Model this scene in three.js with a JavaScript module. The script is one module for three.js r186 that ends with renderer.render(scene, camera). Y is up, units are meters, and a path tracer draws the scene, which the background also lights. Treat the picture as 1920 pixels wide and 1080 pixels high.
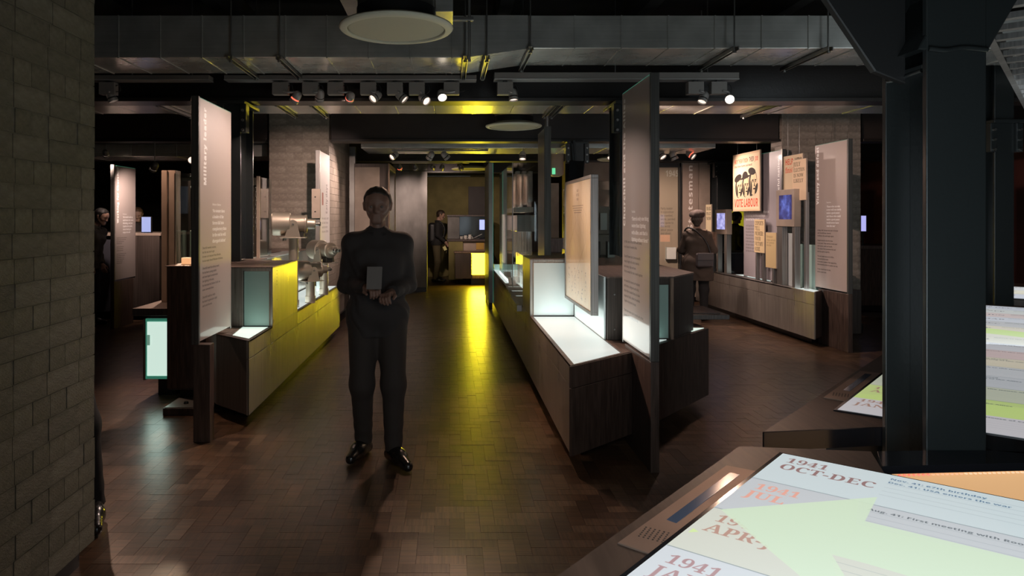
import * as THREE from 'three';
import { RoundedBoxGeometry } from 'three/addons/geometries/RoundedBoxGeometry.js';
import { mergeGeometries } from 'three/addons/utils/BufferGeometryUtils.js';
import { RectAreaLightUniformsLib } from 'three/addons/lights/RectAreaLightUniformsLib.js';

// ---------------------------------------------------------------- camera, background, exposure
RectAreaLightUniformsLib.init();
const scene = new THREE.Scene();
scene.background = new THREE.Color(0x000000);
const FOCAL = 1280, EYE = 1.56, VX = 843, VY = 409;            // focal length in pixels of the 1920 x 1080 frame, eye height, principal point
const camera = new THREE.PerspectiveCamera(2 * Math.atan(540 / FOCAL) * 180 / Math.PI, 1920 / 1080, 0.05, 60);
camera.position.set(0, EYE, 0);
camera.lookAt(0, EYE, -10);
camera.setViewOffset(1920, 1080, 960 - VX, 540 - VY, 1920, 1080); // shift lens
const renderer = new THREE.WebGLRenderer({ antialias: true });
renderer.toneMapping = THREE.LinearToneMapping;
renderer.toneMappingExposure = 1.12;
renderer.shadowMap.enabled = true;
// overall levels of the fittings
const LV = { spot: 1.0, tray: 1.0, yellow: 6.5, table: 1.0 };

// measured position -> metres, for things whose distance d from the lens is known
const wx = (px, d) => (px - VX) * d / FOCAL;
const wy = (py, d) => EYE - (py - VY) * d / FOCAL;

// ---------------------------------------------------------------- helpers
let seed = 12345;
const rnd = () => { seed = (seed * 1664525 + 1013904223) % 4294967296; return seed / 4294967296; };
const rr = (a, b) => a + (b - a) * rnd();
const used = new Map();
function numbered(n) { const k = used.get(n) ?? 0; used.set(n, k + 1); return k ? n + '_' + String(k).padStart(3, '0') : n; }
const V = (x, y, z) => new THREE.Vector3(x, y, z);
const shade = (o) => { o.castShadow = true; o.receiveShadow = true; return o; };

// uv in metres, by the dominant direction of each triangle's normal
function metric(g, long) {
  g = g.index ? g.toNonIndexed() : g;
  const p = g.attributes.position, uv = new Float32Array(p.count * 2), a = V(), b = V(), c = V();
  for (let i = 0; i < p.count; i += 3) {
    a.fromBufferAttribute(p, i); b.fromBufferAttribute(p, i + 1); c.fromBufferAttribute(p, i + 2);
    const n = b.clone().sub(a).cross(c.clone().sub(a));
    const ax = Math.abs(n.x), ay = Math.abs(n.y), az = Math.abs(n.z);
    [a, b, c].forEach((q, k) => {
      let u, v;
      if (ay >= ax && ay >= az) { u = q.x; v = q.z; } else if (ax >= az) { u = q.z; v = q.y; } else { u = q.x; v = q.y; }
      if (long) { const t = u; u = v; v = t; }
      uv[(i + k) * 2] = u; uv[(i + k) * 2 + 1] = v;
    });
  }
  g.setAttribute('uv', new THREE.BufferAttribute(uv, 2));
  return g;
}
const strip = (g) => { for (const k of Object.keys(g.attributes)) if (!['position', 'normal', 'uv', 'color'].includes(k)) g.deleteAttribute(k); return g; };
function merged(list) {
  list = [].concat(list).map((g) => strip(g.index ? g.toNonIndexed() : g));
  return list.length === 1 ? list[0] : mergeGeometries(list);
}
// chamfered box between two corners
function bx(x0, x1, y0, y1, z0, z1, r = 0.004) {
  const w = Math.abs(x1 - x0), h = Math.abs(y1 - y0), d = Math.abs(z1 - z0);
  r = Math.min(r, w * 0.3, h * 0.3, d * 0.3);
  const g = r > 0.0004 ? new RoundedBoxGeometry(w, h, d, 1, r) : new THREE.BoxGeometry(w, h, d);
  g.translate((x0 + x1) / 2, (y0 + y1) / 2, (z0 + z1) / 2);
  return metric(g);
}
// the same with distances d (positive, away from the lens) in place of z
const bd = (x0, x1, y0, y1, d0, d1, r) => bx(x0, x1, y0, y1, -d1, -d0, r);
// upright prism over a plan polygon of [x, d] points
function prism(pts, y0, y1, bevel = 0) {
  let area = 0; pts.forEach((p, i) => { const q = pts[(i + 1) % pts.length]; area += p[0] * q[1] - q[0] * p[1]; });
  const P = area < 0 ? pts.slice().reverse() : pts;
  const s = new THREE.Shape(P.map(([x, d]) => new THREE.Vector2(x, d)));
  const g = new THREE.ExtrudeGeometry(s, { depth: y1 - y0 - 2 * bevel, bevelEnabled: bevel > 0, bevelThickness: bevel, bevelSize: bevel, bevelOffset: -bevel, bevelSegments: 1 });
  g.rotateX(-Math.PI / 2); g.translate(0, y0 + bevel, 0);
  return metric(g);
}
const cyl = (r0, r1, a, b, seg = 16) => {
  const A = V(...a), B = V(...b), L = A.distanceTo(B);
  const g = new THREE.CylinderGeometry(r1, r0, L, seg);
  g.translate(0, L / 2, 0); g.applyQuaternion(new THREE.Quaternion().setFromUnitVectors(V(0, 1, 0), B.clone().sub(A).normalize()));
  g.translate(A.x, A.y, A.z); return g;
};
const tube = (pts, r, seg = 24, rad = 6) => new THREE.TubeGeometry(new THREE.CatmullRomCurve3(pts.map((p) => V(...p))), seg, r, rad);
const bar = (a, b, w, h) => { // square bar from a to b
  const A = V(...a), B = V(...b), L = A.distanceTo(B), g = new RoundedBoxGeometry(w, h, L, 1, Math.min(w, h) * 0.12);
  const m = new THREE.Matrix4().lookAt(A, B, Math.abs(B.y - A.y) > 0.95 * L ? V(1, 0, 0) : V(0, 1, 0)); g.applyMatrix4(m); const c = A.clone().add(B).multiplyScalar(0.5); g.translate(c.x, c.y, c.z); return metric(g);
};
const lathe = (prof, seg = 32) => new THREE.LatheGeometry(prof.map(([r, y]) => new THREE.Vector2(r, y)), seg);

const origin = new WeakMap();
function thing(name, label, category, base = [0, 0, 0], group) {
  const o = new THREE.Group(); o.name = numbered(name); o.position.set(...base); scene.add(o);
  origin.set(o, V(...base)); o.userData = { label, category }; if (group) o.userData.group = group;
  return o;
}
function structure(name, base = [0, 0, 0]) { const o = new THREE.Group(); o.name = name; o.position.set(...base); scene.add(o); origin.set(o, V(...base)); o.userData = { kind: 'structure' }; used.set(name, 1); return o; }
// a part: geometry in world coordinates, moved into its thing's frame
function part(name, geos, mat, parent, label) {
  const g = merged(geos), b = origin.get(parent);
  if (b) g.translate(-b.x, -b.y, -b.z);
  const m = shade(new THREE.Mesh(g, mat)); m.name = name; parent.add(m); if (b) origin.set(m, b);
  if (label) m.userData.label = label;
  return m;
}
function relabel(o, label, pos, turn) { const c = o.clone(); c.name = numbered(o.name.replace(/_\d{3}$/, '')); c.userData = { ...o.userData, label }; if (pos) c.position.set(...pos); if (turn !== undefined) c.rotation.y = turn; scene.add(c); return c; }
function areaLight(parent, w, h, at, towards, color, intensity) {
  const l = new THREE.RectAreaLight(color, intensity, w, h);
  const b = origin.get(parent) ?? V(); l.position.set(at[0] - b.x, at[1] - b.y, at[2] - b.z); parent.add(l);
  const dir = V(...towards).normalize(); l.quaternion.setFromUnitVectors(V(0, 0, -1), dir);
  return l;
}
// ---------------------------------------------------------------- computed textures and materials
function noiseTex(size, fn, srgb) {
  const a = new Uint8Array(size * size * 4);
  for (let y = 0; y < size; y++) for (let x = 0; x < size; x++) { const c = fn(x / size, y / size), i = (y * size + x) * 4; for (let k = 0; k < 3; k++) a[i + k] = Math.max(0, Math.min(255, (Array.isArray(c) ? c[k] : c) * 255)); a[i + 3] = 255; }
  const t = new THREE.DataTexture(a, size, size); t.wrapS = t.wrapT = THREE.RepeatWrapping; t.magFilter = THREE.LinearFilter; t.minFilter = THREE.LinearFilter; if (srgb) t.colorSpace = THREE.SRGBColorSpace; t.needsUpdate = true; return t;
}
// tiling value noise
const lat = new Float32Array(65536); for (let i = 0; i < 65536; i++) lat[i] = rnd();
function vn(u, v, nx, ny, s = 0) {
  const x = u * nx, y = v * ny, xi = Math.floor(x), yi = Math.floor(y), fx = x - xi, fy = y - yi, sx = fx * fx * (3 - 2 * fx), sy = fy * fy * (3 - 2 * fy);
  const h = (i, j) => lat[(((i % nx + nx) % nx) * 131 + ((j % ny + ny) % ny) * 7919 + s * 104729) & 65535];
  return (h(xi, yi) * (1 - sx) + h(xi + 1, yi) * sx) * (1 - sy) + (h(xi, yi + 1) * (1 - sx) + h(xi + 1, yi + 1) * sx) * sy;
}
const fbm = (u, v, nx, ny, o, s) => { let t = 0, a = 0.5; for (let i = 0; i < o; i++) { t += a * vn(u, v, nx << i, ny << i, s + i); a *= 0.5; } return t / (1 - Math.pow(0.5, o)); };
const rep = (t, x, y = x) => { const c = t.clone(); c.repeat.set(x, y); c.needsUpdate = true; return c; };
const T = {
  mottle: noiseTex(256, (u, v) => 0.72 + 0.28 * fbm(u, v, 4, 4, 5, 1), true),
  brush: noiseTex(512, (u, v) => 0.7 + 0.22 * vn(u, v, 256, 3, 2) + 0.14 * fbm(u, v, 5, 3, 4, 5), true),
  brushR: noiseTex(512, (u, v) => 0.62 + 0.2 * vn(u, v, 256, 4, 2) + 0.26 * fbm(u, v, 5, 4, 4, 5)),
  grain: noiseTex(256, (u, v) => 0.6 + 0.28 * vn(u, v, 64, 4, 3) + 0.18 * vn(u, v, 128, 8, 4), true),
  lumpy: noiseTex(256, (u, v) => 0.6 * fbm(u, v, 6, 6, 3, 7) + 0.4 * Math.pow(vn(u, v, 40, 40, 8), 3)),
  grit: noiseTex(256, (u, v) => fbm(u, v, 24, 24, 3, 9)),
  stone: noiseTex(256, (u, v) => { const a = fbm(u, v, 3, 3, 6, 11), b = fbm(u, v, 6, 2, 5, 12); return 0.45 + 0.35 * a + 0.35 * Math.max(0, b - 0.45); }, true),
  duct: noiseTex(256, (u, v) => 0.78 + 0.2 * fbm(u, v, 6, 6, 4, 15) + 0.05 * vn(u, v, 3, 120, 16), true),
  weave: noiseTex(128, (u, v) => 0.5 + 0.25 * Math.sin(u * 201) * Math.sin(v * 201) + 0.25 * vn(u, v, 32, 32, 17)),
};
const lin = (r, g, b) => new THREE.Color().setRGB(r, g, b);
const std = (o) => new THREE.MeshPhysicalMaterial(o);
const M = {
  caseMetal: std({ color: lin(0.43, 0.385, 0.335), metalness: 0.5, roughness: 0.38, map: T.brush, roughnessMap: T.brushR, anisotropy: 0.35 }),
  caseDark: std({ color: lin(0.11, 0.085, 0.072), metalness: 0.3, roughness: 0.5, map: T.brush }),
  veneer: std({ color: lin(0.2, 0.14, 0.115), roughness: 0.42, map: rep(T.grain, 2, 2), clearcoat: 0.25, clearcoatRoughness: 0.35 }),
  veneerDark: std({ color: lin(0.1, 0.066, 0.052), roughness: 0.42, map: rep(T.grain, 2, 2) }),
  plinth: std({ color: lin(0.012, 0.012, 0.013), roughness: 0.35 }),
  frost: std({ color: lin(0.66, 0.72, 0.72), roughness: 0.45, clearcoat: 0.3, clearcoatRoughness: 0.25 }),
  frostTeal: std({ color: lin(0.32, 0.47, 0.43), roughness: 0.4, clearcoat: 0.4, clearcoatRoughness: 0.2 }),
  glassEdge: std({ color: lin(0.25, 0.55, 0.45), roughness: 0.12, transmission: 0.5, thickness: 0, emissive: lin(0.05, 0.22, 0.16), emissiveIntensity: 0.7 }),  // emissive green puts the light caught in the edges into the material
  glass: std({ color: lin(0.96, 0.99, 0.98), roughness: 0.02, transmission: 1, thickness: 0, ior: 1.45 }),
  acrylic: std({ color: lin(0.92, 0.86, 0.82), roughness: 0.08, transmission: 0.9, thickness: 0, ior: 1.49 }),
  steelPaint: std({ color: lin(0.018, 0.021, 0.021), roughness: 0.3, bumpMap: rep(T.lumpy, 2.2), bumpScale: 0.0009, clearcoat: 0.5, clearcoatRoughness: 0.18 }),
  beamPaint: std({ color: lin(0.021, 0.017, 0.015), roughness: 0.36, bumpMap: rep(T.lumpy, 2), bumpScale: 0.0009 }),
  beamBrown: std({ color: lin(0.05, 0.036, 0.03), roughness: 0.5, map: T.mottle }),
  duct: std({ color: lin(0.82, 0.81, 0.75), metalness: 0.62, roughness: 0.27, map: T.duct, bumpMap: rep(T.lumpy, 0.8), bumpScale: 0.0012 }),
  zinc: std({ color: lin(0.5, 0.49, 0.46), metalness: 1, roughness: 0.4, map: T.mottle }),
  alu: std({ color: lin(0.42, 0.4, 0.38), metalness: 0.85, roughness: 0.42, map: T.brush }),
  aluDark: std({ color: lin(0.13, 0.125, 0.115), metalness: 0.5, roughness: 0.42, map: T.brush }),
  bronze: std({ color: lin(0.5, 0.44, 0.36), metalness: 0.65, roughness: 0.4, bumpMap: rep(T.grit, 8), bumpScale: 0.0003 }),
  bronzeDark: std({ color: lin(0.06, 0.058, 0.052), metalness: 0.5, roughness: 0.4 }),
  lens: std({ color: lin(0.04, 0.05, 0.05), roughness: 0.05, clearcoat: 1 }),
  trackGrey: std({ color: lin(0.17, 0.155, 0.14), roughness: 0.5 }),
  lampGrey: std({ color: lin(0.32, 0.31, 0.3), metalness: 0.35, roughness: 0.36 }),
  lampBox: std({ color: lin(0.2, 0.185, 0.17), roughness: 0.55 }),
  black: std({ color: lin(0.012, 0.012, 0.012), roughness: 0.45 }),
  blackGloss: std({ color: lin(0.01, 0.01, 0.012), roughness: 0.12 }),
  cream: std({ color: lin(0.74, 0.72, 0.56), roughness: 0.6 }),
  creamDisc: std({ color: lin(0.56, 0.55, 0.42), roughness: 0.75, bumpMap: rep(T.grit, 12), bumpScale: 0.0004 }),
  ceiling: std({ color: lin(0.035, 0.033, 0.03), roughness: 0.9, map: T.mottle }),
  joist: std({ color: lin(0.09, 0.08, 0.068), roughness: 0.85, map: T.mottle }),
  wallDark: std({ color: lin(0.05, 0.042, 0.038), roughness: 0.85, map: T.mottle }),
  wallOlive: std({ color: lin(0.34, 0.29, 0.1), roughness: 0.75, map: T.mottle }),
  wallRed: std({ color: lin(0.16, 0.04, 0.03), roughness: 0.8, map: T.mottle }),
  mortar: std({ color: lin(0.2, 0.185, 0.15), roughness: 0.95 }),
  stone: std({ color: lin(0.46, 0.44, 0.41), roughness: 0.6, map: rep(T.stone, 0.7), bumpMap: rep(T.stone, 0.7), bumpScale: 0.002 }),
  grout: std({ color: lin(0.012, 0.008, 0.006), roughness: 0.8 }),
  copper: std({ color: lin(0.5, 0.36, 0.28), metalness: 0.7, roughness: 0.5, map: T.mottle }),
  tableWood: std({ color: lin(0.085, 0.05, 0.035), roughness: 0.45, map: rep(T.grain, 1.2) }),
  paper: std({ color: lin(0.62, 0.6, 0.55), roughness: 0.8 }),
  oak: std({ color: lin(0.3, 0.2, 0.14), roughness: 0.5, map: rep(T.grain, 2) }),
  beige: std({ color: lin(0.46, 0.36, 0.285), roughness: 0.55, map: T.mottle }),
};
const glow = (r, g, b, k = 1, base = 0.5) => std({ color: lin(base, base, base), roughness: 0.35, emissive: lin(r, g, b), emissiveIntensity: k });
const G = {
  tray: glow(0.86, 1.0, 0.96, 0.5, 0.3), teal: glow(0.78, 1.0, 0.88, 0.68), yellow: glow(1.0, 0.8, 0.03, 6), orange: glow(1.0, 0.42, 0.14, 1.0),
  lampWarm: glow(1.0, 0.74, 0.6, 1.3), lampHot: glow(1.0, 0.86, 0.72, 9), ringRed: glow(1.0, 0.12, 0.06, 1.6, 0.2), amber: glow(1.0, 0.45, 0.2, 0.9),
  screenBlue: glow(0.35, 0.45, 0.95, 0.9), green: glow(0.1, 0.9, 0.4, 0.7),
};
const brickMats = [0.98, 0.86, 1.08, 0.92].map((k) => std({ color: lin(0.34 * k, 0.315 * k, 0.245 * k), roughness: 0.62, bumpMap: rep(T.lumpy, 3), bumpScale: 0.004, map: T.mottle }));
const pillarMats = [0.97, 0.88, 1.06].map((k) => std({ color: lin(0.42 * k, 0.35 * k, 0.285 * k), roughness: 0.7, bumpMap: rep(T.lumpy, 3), bumpScale: 0.004, map: T.mottle }));
const parquetMats = [[0.135, 0.078, 0.044], [0.11, 0.064, 0.038], [0.16, 0.094, 0.053], [0.09, 0.053, 0.033], [0.125, 0.068, 0.037], [0.175, 0.105, 0.06]].map((c, i) => std({ color: lin(...c), roughness: 0.29 + 0.03 * (i % 3), map: rep(T.grain, 3, 1), bumpMap: rep(T.grit, 1.5), bumpScale: 0.0006, clearcoat: 0.3, clearcoatRoughness: 0.3 }));

// canvases: flat print only
function canvasTex(w, h, draw) { const c = document.createElement('canvas'); c.width = w; c.height = h; const g = c.getContext('2d'); draw(g, w, h); const t = new THREE.CanvasTexture(c); t.colorSpace = THREE.SRGBColorSpace; t.magFilter = THREE.LinearFilter; return t; }
// a one-sided printed face; corners listed as the reader sees them: top-left, top-right, bottom-right, bottom-left
function face(tl, tr, br, bl) {
  const g = new THREE.BufferGeometry(), P = [tl, bl, br, tl, br, tr], U = [[0, 1], [0, 0], [1, 0], [0, 1], [1, 0], [1, 1]];
  g.setAttribute('position', new THREE.Float32BufferAttribute(P.flat(), 3)); g.setAttribute('uv', new THREE.Float32BufferAttribute(U.flat(), 2)); g.computeVertexNormals(); return g;
}
// ---------------------------------------------------------------- the setting: floor
const floor = structure('floor');
part('subfloor', bx(-9.6, 9.6, -0.14, -0.015, -19.2, 3.2, 0), M.grout, floor);
{
  const W = 0.077, L = 0.231, gap = 0.0012, list = [];
  const blockGeo = bx(-L / 2 + gap / 2, L / 2 - gap / 2, -0.0185, 0, -W / 2 + gap / 2, W / 2 - gap / 2, 0);
  for (let k = -60; k < 330; k++) for (let m = -80; m < 60; m++) for (const v of [0, 1]) {
    const cx = v ? (k + 6 * m + 0.5) * W : (k + 6 * m + 1.5) * W, cd = v ? (k + 1 + 1.5) * W : (k + 0.5) * W;
    if (cd < 1.6 || cd > 18.4 || cx < -5.6 || cx > 6.6) continue;
    list.push([cx, cd, v]);
  }
  const seen = (b) => { const px = VX + b[0] * FOCAL / b[1], py = VY + EYE * FOCAL / b[1]; return py < 1085 && px > 185 && b[0] > -1.62 && px < 1430 - 0.9 * Math.max(0, py - 690) ? py : -1; };
  list.forEach((b) => { b.push(seen(b)); });
  list.sort((a, b) => b[3] - a[3]);
  const single = list.slice(0, 300), rest = list.slice(300), q = new THREE.Quaternion(), up = V(0, 1, 0), m4 = new THREE.Matrix4();
  const pose = (b) => { q.setFromEuler(new THREE.Euler(rr(-0.0022, 0.0022), (b[2] ? Math.PI / 2 : 0) + (rnd() < 0.5 ? Math.PI : 0), rr(-0.0014, 0.0014))); return [V(b[0], rr(-0.0007, 0.0003), -b[1]), q]; };
  for (const b of single) { const m = shade(new THREE.Mesh(blockGeo, parquetMats[Math.floor(rnd() * 6)])), [p, r] = pose(b); m.position.copy(p); m.quaternion.copy(r); m.name = 'parquet_block'; floor.add(m); }
  const im = new THREE.InstancedMesh(blockGeo, std({ color: lin(0.135, 0.078, 0.044), roughness: 0.31, map: rep(T.grain, 3, 1), bumpMap: rep(T.grit, 1.5), bumpScale: 0.0006, clearcoat: 0.3, clearcoatRoughness: 0.3 }), rest.length), col = new THREE.Color();
  rest.forEach((b, i) => { const [p, r] = pose(b); im.setMatrixAt(i, m4.compose(p, r, V(1, 1, 1))); const t = rr(0.6, 1.25); im.setColorAt(i, col.setRGB(t, t * rr(0.94, 1.05), t * rr(0.9, 1.08))); });
  im.name = 'distant_parquet_blocks'; im.userData.kind = 'stuff'; shade(im); floor.add(im);
}
// ceiling with joists running away from the lens
const ceiling = structure('ceiling');
part('slab', bx(-9.6, 9.6, 3.62, 3.8, -19.2, 3.2, 0), M.ceiling, ceiling);
for (let i = 0; i < 14; i++) { const x = -8.2 + i * 1.24; part('joist', bx(x - 0.06, x + 0.06, 3.36, 3.62, -19, 3, 0.006), M.joist, ceiling); }
// shell
const shell = (n, m, ...a) => { const s = structure(n); part('plaster', bx(...a, 0), m, s); return s; };
shell('wall_left', M.wallDark, -9.6, -9.4, 0, 3.62, -19, 3); shell('wall_right', M.wallRed, 9.4, 9.6, 0, 3.62, -19, 3);
shell('wall_front', M.wallDark, -9.6, 9.6, 0, 3.62, 3, 3.2);
{ const s = structure('wall_back'); part('plaster', bx(-9.4, 9.4, 0, 3.62, -19.2, -19, 0), M.wallDark, s);
  // the far end of the aisle: an olive wall standing proud of the back wall, with a dark lintel and a thin rail
  part('olive_wall', bd(-1.1, 1.7, 0, 2.72, 18.2, 18.9), M.wallOlive, s); part('lintel', bd(-1.3, 2.2, 2.72, 3.3, 18.0, 18.9), M.beamBrown, s);
  part('rail', bd(-0.62, 0.55, 2.66, 2.69, 18.13, 18.2), M.zinc, s); part('dark_panel', bd(0.5, 1.0, 0.9, 2.4, 18.15, 18.2), M.beamBrown, s); }

// ---------------------------------------------------------------- painted brick: wall_near on the left, two pillars further in
const unitBrick = metric(new RoundedBoxGeometry(1, 1, 1, 1, 0.014));
function bricks(parent, mats, course, stretcher, u0, u1, y0, y1, place, joint, header = 0) {
  const rows = Math.floor((y1 - y0) / course);
  for (let r = 0; r < rows; r++) {
    let u = u0, k = 0; const half = header && r % 2; 
    const lens = []; if (r % 2) lens.push(stretcher / 2);
    while (u < u1 - 0.02) {
      let L = lens.length ? lens.shift() : (half ? stretcher / 2 : stretcher); L *= rr(0.94, 1.06); if (u + L > u1 - 0.03) L = u1 - u;
      const m = shade(new THREE.Mesh(unitBrick, mats[Math.floor(rnd() * mats.length)])); m.name = 'brick';
      place(m, u + L / 2, y0 + (r + 0.5) * course + rr(-0.0012, 0.0012), L - joint, course - joint, rr(-0.0016, 0.0016)); parent.add(m); u += L; k++;
    }
  }
}
{
  const w = structure('wall_near');
  part('core', bx(-2.4, -1.6155, 0.1, 3.5, -3.092, 0.8, 0), brickMats[1], w);
  part('skirting', bx(-2.36, -1.66, 0, 0.1, -3.06, 0.78, 0), M.plinth, w);
  bricks(w, brickMats, 0.0935, 0.225, 2.3, 3.1, 0.1, 2.75, (m, u, y, L, h, e) => { m.scale.set(0.03, h, L); m.position.set(-1.6265 + e, y, -u); m.rotation.set(rr(-0.004, 0.004), rr(-0.003, 0.003), 0); }, 0.0032, 1);
}
function pillar(name, x0, x1, d0, d1, side, mats) {
  const p = structure(name);
  part('core', bd(x0 + 0.005, x1 - 0.005, 0, 3.5, d0 + 0.004, d1 - 0.005, 0), mats[1], p);
  bricks(p, mats, 0.0935, 0.225, x0, x1, 0.4, 3.05, (m, u, y, L, h, e) => { m.scale.set(L, h, 0.03); m.position.set(u, y, -(d0 + 0.013) + e); }, 0.0045, 1);
  const list = []; // the flank is seen at a grazing angle: joined
  for (let r = 0; r < 28; r++) { const n = Math.max(1, Math.round((d1 - d0) / 0.225)), s = (d1 - d0) / n; for (let k = -1; k < n; k++) { const y = 0.4 + r * 0.0935, e = rr(-0.0015, 0.0015), o = r % 2 ? s * 0.5 : 0, a = Math.max(d0, d0 + k * s + o), b = Math.min(d1, d0 + k * s + o + s); if (b - a > 0.02) { const X = side > 0 ? x1 : x0; list.push(bd(X - 0.015 + e, X + 0.015 + e, y + 0.002, y + 0.0915, a + 0.002, b - 0.002, 0)); } } }
  part('flank_bricks', list, mats[0], p).userData.kind = 'stuff';
  part('steel_shoe', bd(x0 - 0.02, x1 + 0.02, 0, 0.12, d0 - 0.02, d1 + 0.02), M.plinth, p);
}
pillar('pillar_1', -2.46, -1.66, 9.3, 11.2, 1, pillarMats);
pillar('pillar_2', 4.54, 5.6, 9.3, 9.62, -1, pillarMats);

// ---------------------------------------------------------------- steel frame: beams across the aisle and H columns
function beam(n, d, y0, x0, x1, web) {
  const b = structure('beam_' + n);
  part('bottom_flange', bd(x0, x1, y0, y0 + 0.035, d - 0.13, d + 0.13), M.beamPaint, b);
  part('web', bd(x0, x1, y0 + 0.035, 3.3, d - (web ? 0.09 : 0.012), d + 0.012, 0.002), web ? M.beamBrown : M.beamPaint, b);
  part('top_flange', bd(x0, x1, 3.3, 3.335, d - 0.13, d + 0.13), M.beamPaint, b);
}
beam(1, 6.52, 2.655, -9.4, 9.4, false); beam(2, 9.43, 2.604, -1.62, 4.5, true); beam(5, 9.43, 2.604, -9.4, -2.5, true); beam(6, 9.43, 2.604, 5.64, 9.4, true); beam(3, 12.5, 2.59, -9.4, 9.4, false); beam(4, 15.6, 2.59, -9.4, 9.4, true);
function hColumn(name, x0, x1, d0, d1, y0, y1, t = 0.022) {
  const c = structure(name);
  part('front_flange', bd(x0, x1, y0, y1, d0, d0 + t), M.steelPaint, c);
  part('rear_flange', bd(x0, x1, y0, y1, d1 - t, d1), M.steelPaint, c);
  const m = (x0 + x1) / 2; part('web', bd(m - t / 2, m + t / 2, y0, y1, d0 + t, d1 - t, 0.001), M.steelPaint, c);
  return c;
}
function cap(c, x0, x1, d0, d1, y) { // bolted bracket under the beam
  part('cap_plate', bd(x0 - 0.05, x1 + 0.05, y, y + 0.03, d0 - 0.06, d1 + 0.06), M.steelPaint, c);
  for (const s of [-1, 1]) { const xx = s < 0 ? x0 - 0.03 : x1 + 0.03; part('bracket', bd(xx - 0.03, xx + 0.03, y - 0.26, y, d0 - 0.03, d0 + 0.07), M.steelPaint, c); for (let i = 0; i < 3; i++) part('bolt', cyl(0.014, 0.012, [xx, y - 0.06 - i * 0.09, -d0 + 0.028], [xx, y - 0.06 - i * 0.09, -d0 + 0.05], 6), M.zinc, c); }
}
{
  // the near column at the timeline table with raking knee braces
  const c = hColumn('column_1', 1.572, 1.77, 2.25, 2.483, 0, 3.3);
  part('seat_plate', bd(1.572, 1.66, 2.058, 2.072, 2.272, 2.461, 0.002), M.steelPaint, c);
  part('weld_bead', tube([[1.575, 2.052, -2.275], [1.575, 2.05, -2.34], [1.576, 2.047, -2.4], [1.575, 2.052, -2.455]], 0.008, 20, 6), M.steelPaint, c);
  part('weld_seam', tube([[1.575, 2.118, -2.246], [1.63, 2.112, -2.245], [1.69, 2.12, -2.246], [1.768, 2.113, -2.245]], 0.009, 24, 6), M.steelPaint, c);
  const brace = (pts, d0, d1) => { const s = new THREE.Shape(pts.map((p) => new THREE.Vector2(...p))), g = new THREE.ExtrudeGeometry(s, { depth: d1 - d0, bevelEnabled: true, bevelSize: 0.004, bevelThickness: 0.004, bevelSegments: 1 }); g.translate(0, 0, -d1); return metric(g); };
  part('knee_brace', brace([[1.58, 2.12], [1.78, 2.12], [2.5, 3.36], [2.27, 3.36]], 2.26, 2.285), M.steelPaint, c);
  part('knee_brace', brace([[1.55, 2.12], [1.58, 2.12], [2.27, 3.36], [2.23, 3.36]], 2.255, 2.47), M.steelPaint, c);
  part('knee_brace', brace([[1.472, 2.07], [1.572, 2.03], [1.572, 3.36], [0.6, 3.36]], 2.36, 2.385), M.black, c);  // left brace made black to stand for the shade on it
}
{ const c = hColumn('column_2', wx(433, 6.5), wx(463, 6.5), 6.3, 6.72, 1.16, 2.655); cap(c, wx(433, 6.5), wx(463, 6.5), 6.3, 6.7, 2.61); }
{ const c = hColumn('column_3', wx(1152, 6.5), wx(1172, 6.5), 6.3, 6.72, 1.2, 2.655); cap(c, wx(1152, 6.5), wx(1172, 6.5), 6.3, 6.7, 2.61); }
{ const c = hColumn('column_4', wx(1064, 9.4), wx(1090, 9.4), 9.2, 9.6, 1.2, 2.604); cap(c, wx(1064, 9.4), wx(1090, 9.4), 9.2, 9.6, 2.56); }
{ const c = hColumn('column_5', wx(1337, 12.5), wx(1364, 12.5), 12.3, 12.7, 0, 2.59); cap(c, wx(1337, 12.5), wx(1364, 12.5), 12.3, 12.7, 2.55); }
{ const c = hColumn('column_6', wx(1857, 6.25), wx(1893, 6.25), 6.2, 6.37, 0, 3.3); cap(c, wx(1857, 6.25), wx(1893, 6.25), 6.2, 6.37, 2.42); }
{ const c = structure('trim_1'); part('jamb', bd(wx(655, 11.4), wx(667, 11.4), 0, 2.75, 11.35, 11.45), M.zinc, c); }
// ---------------------------------------------------------------- air ducts, hangers, diffusers, lighting tracks
function duct(label, d0, d1, y0, y1, x0, x1, pitch, group) {
  const t = thing('air_duct', label, 'air duct', [(x0 + x1) / 2, y0, -(d0 + d1) / 2], group);
  for (let x = x0; x < x1 - 0.01; x += pitch) { const e = Math.min(x1, x + pitch); part('duct_section', bd(x + 0.0015, e - 0.0015, y0 + rr(0, 0.002), y1, d0 + rr(0, 0.002), d1, 0.006), M.duct, t); }
  return t;
}
function seamRibs(t, xs, d0, d1, y0, y1) { for (const x of xs) part('joint_rib', [bd(x - 0.006, x + 0.006, y0 - 0.006, y0 + 0.01, d0 - 0.004, d1 + 0.002, 0.002), bd(x - 0.006, x + 0.006, y0, y1, d0 - 0.006, d0 + 0.01, 0.002)], M.duct, t); }
const D0 = 5.4, D1 = 6.0, DB = 2.83, DBR = 2.902, DT = 3.165;
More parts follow.
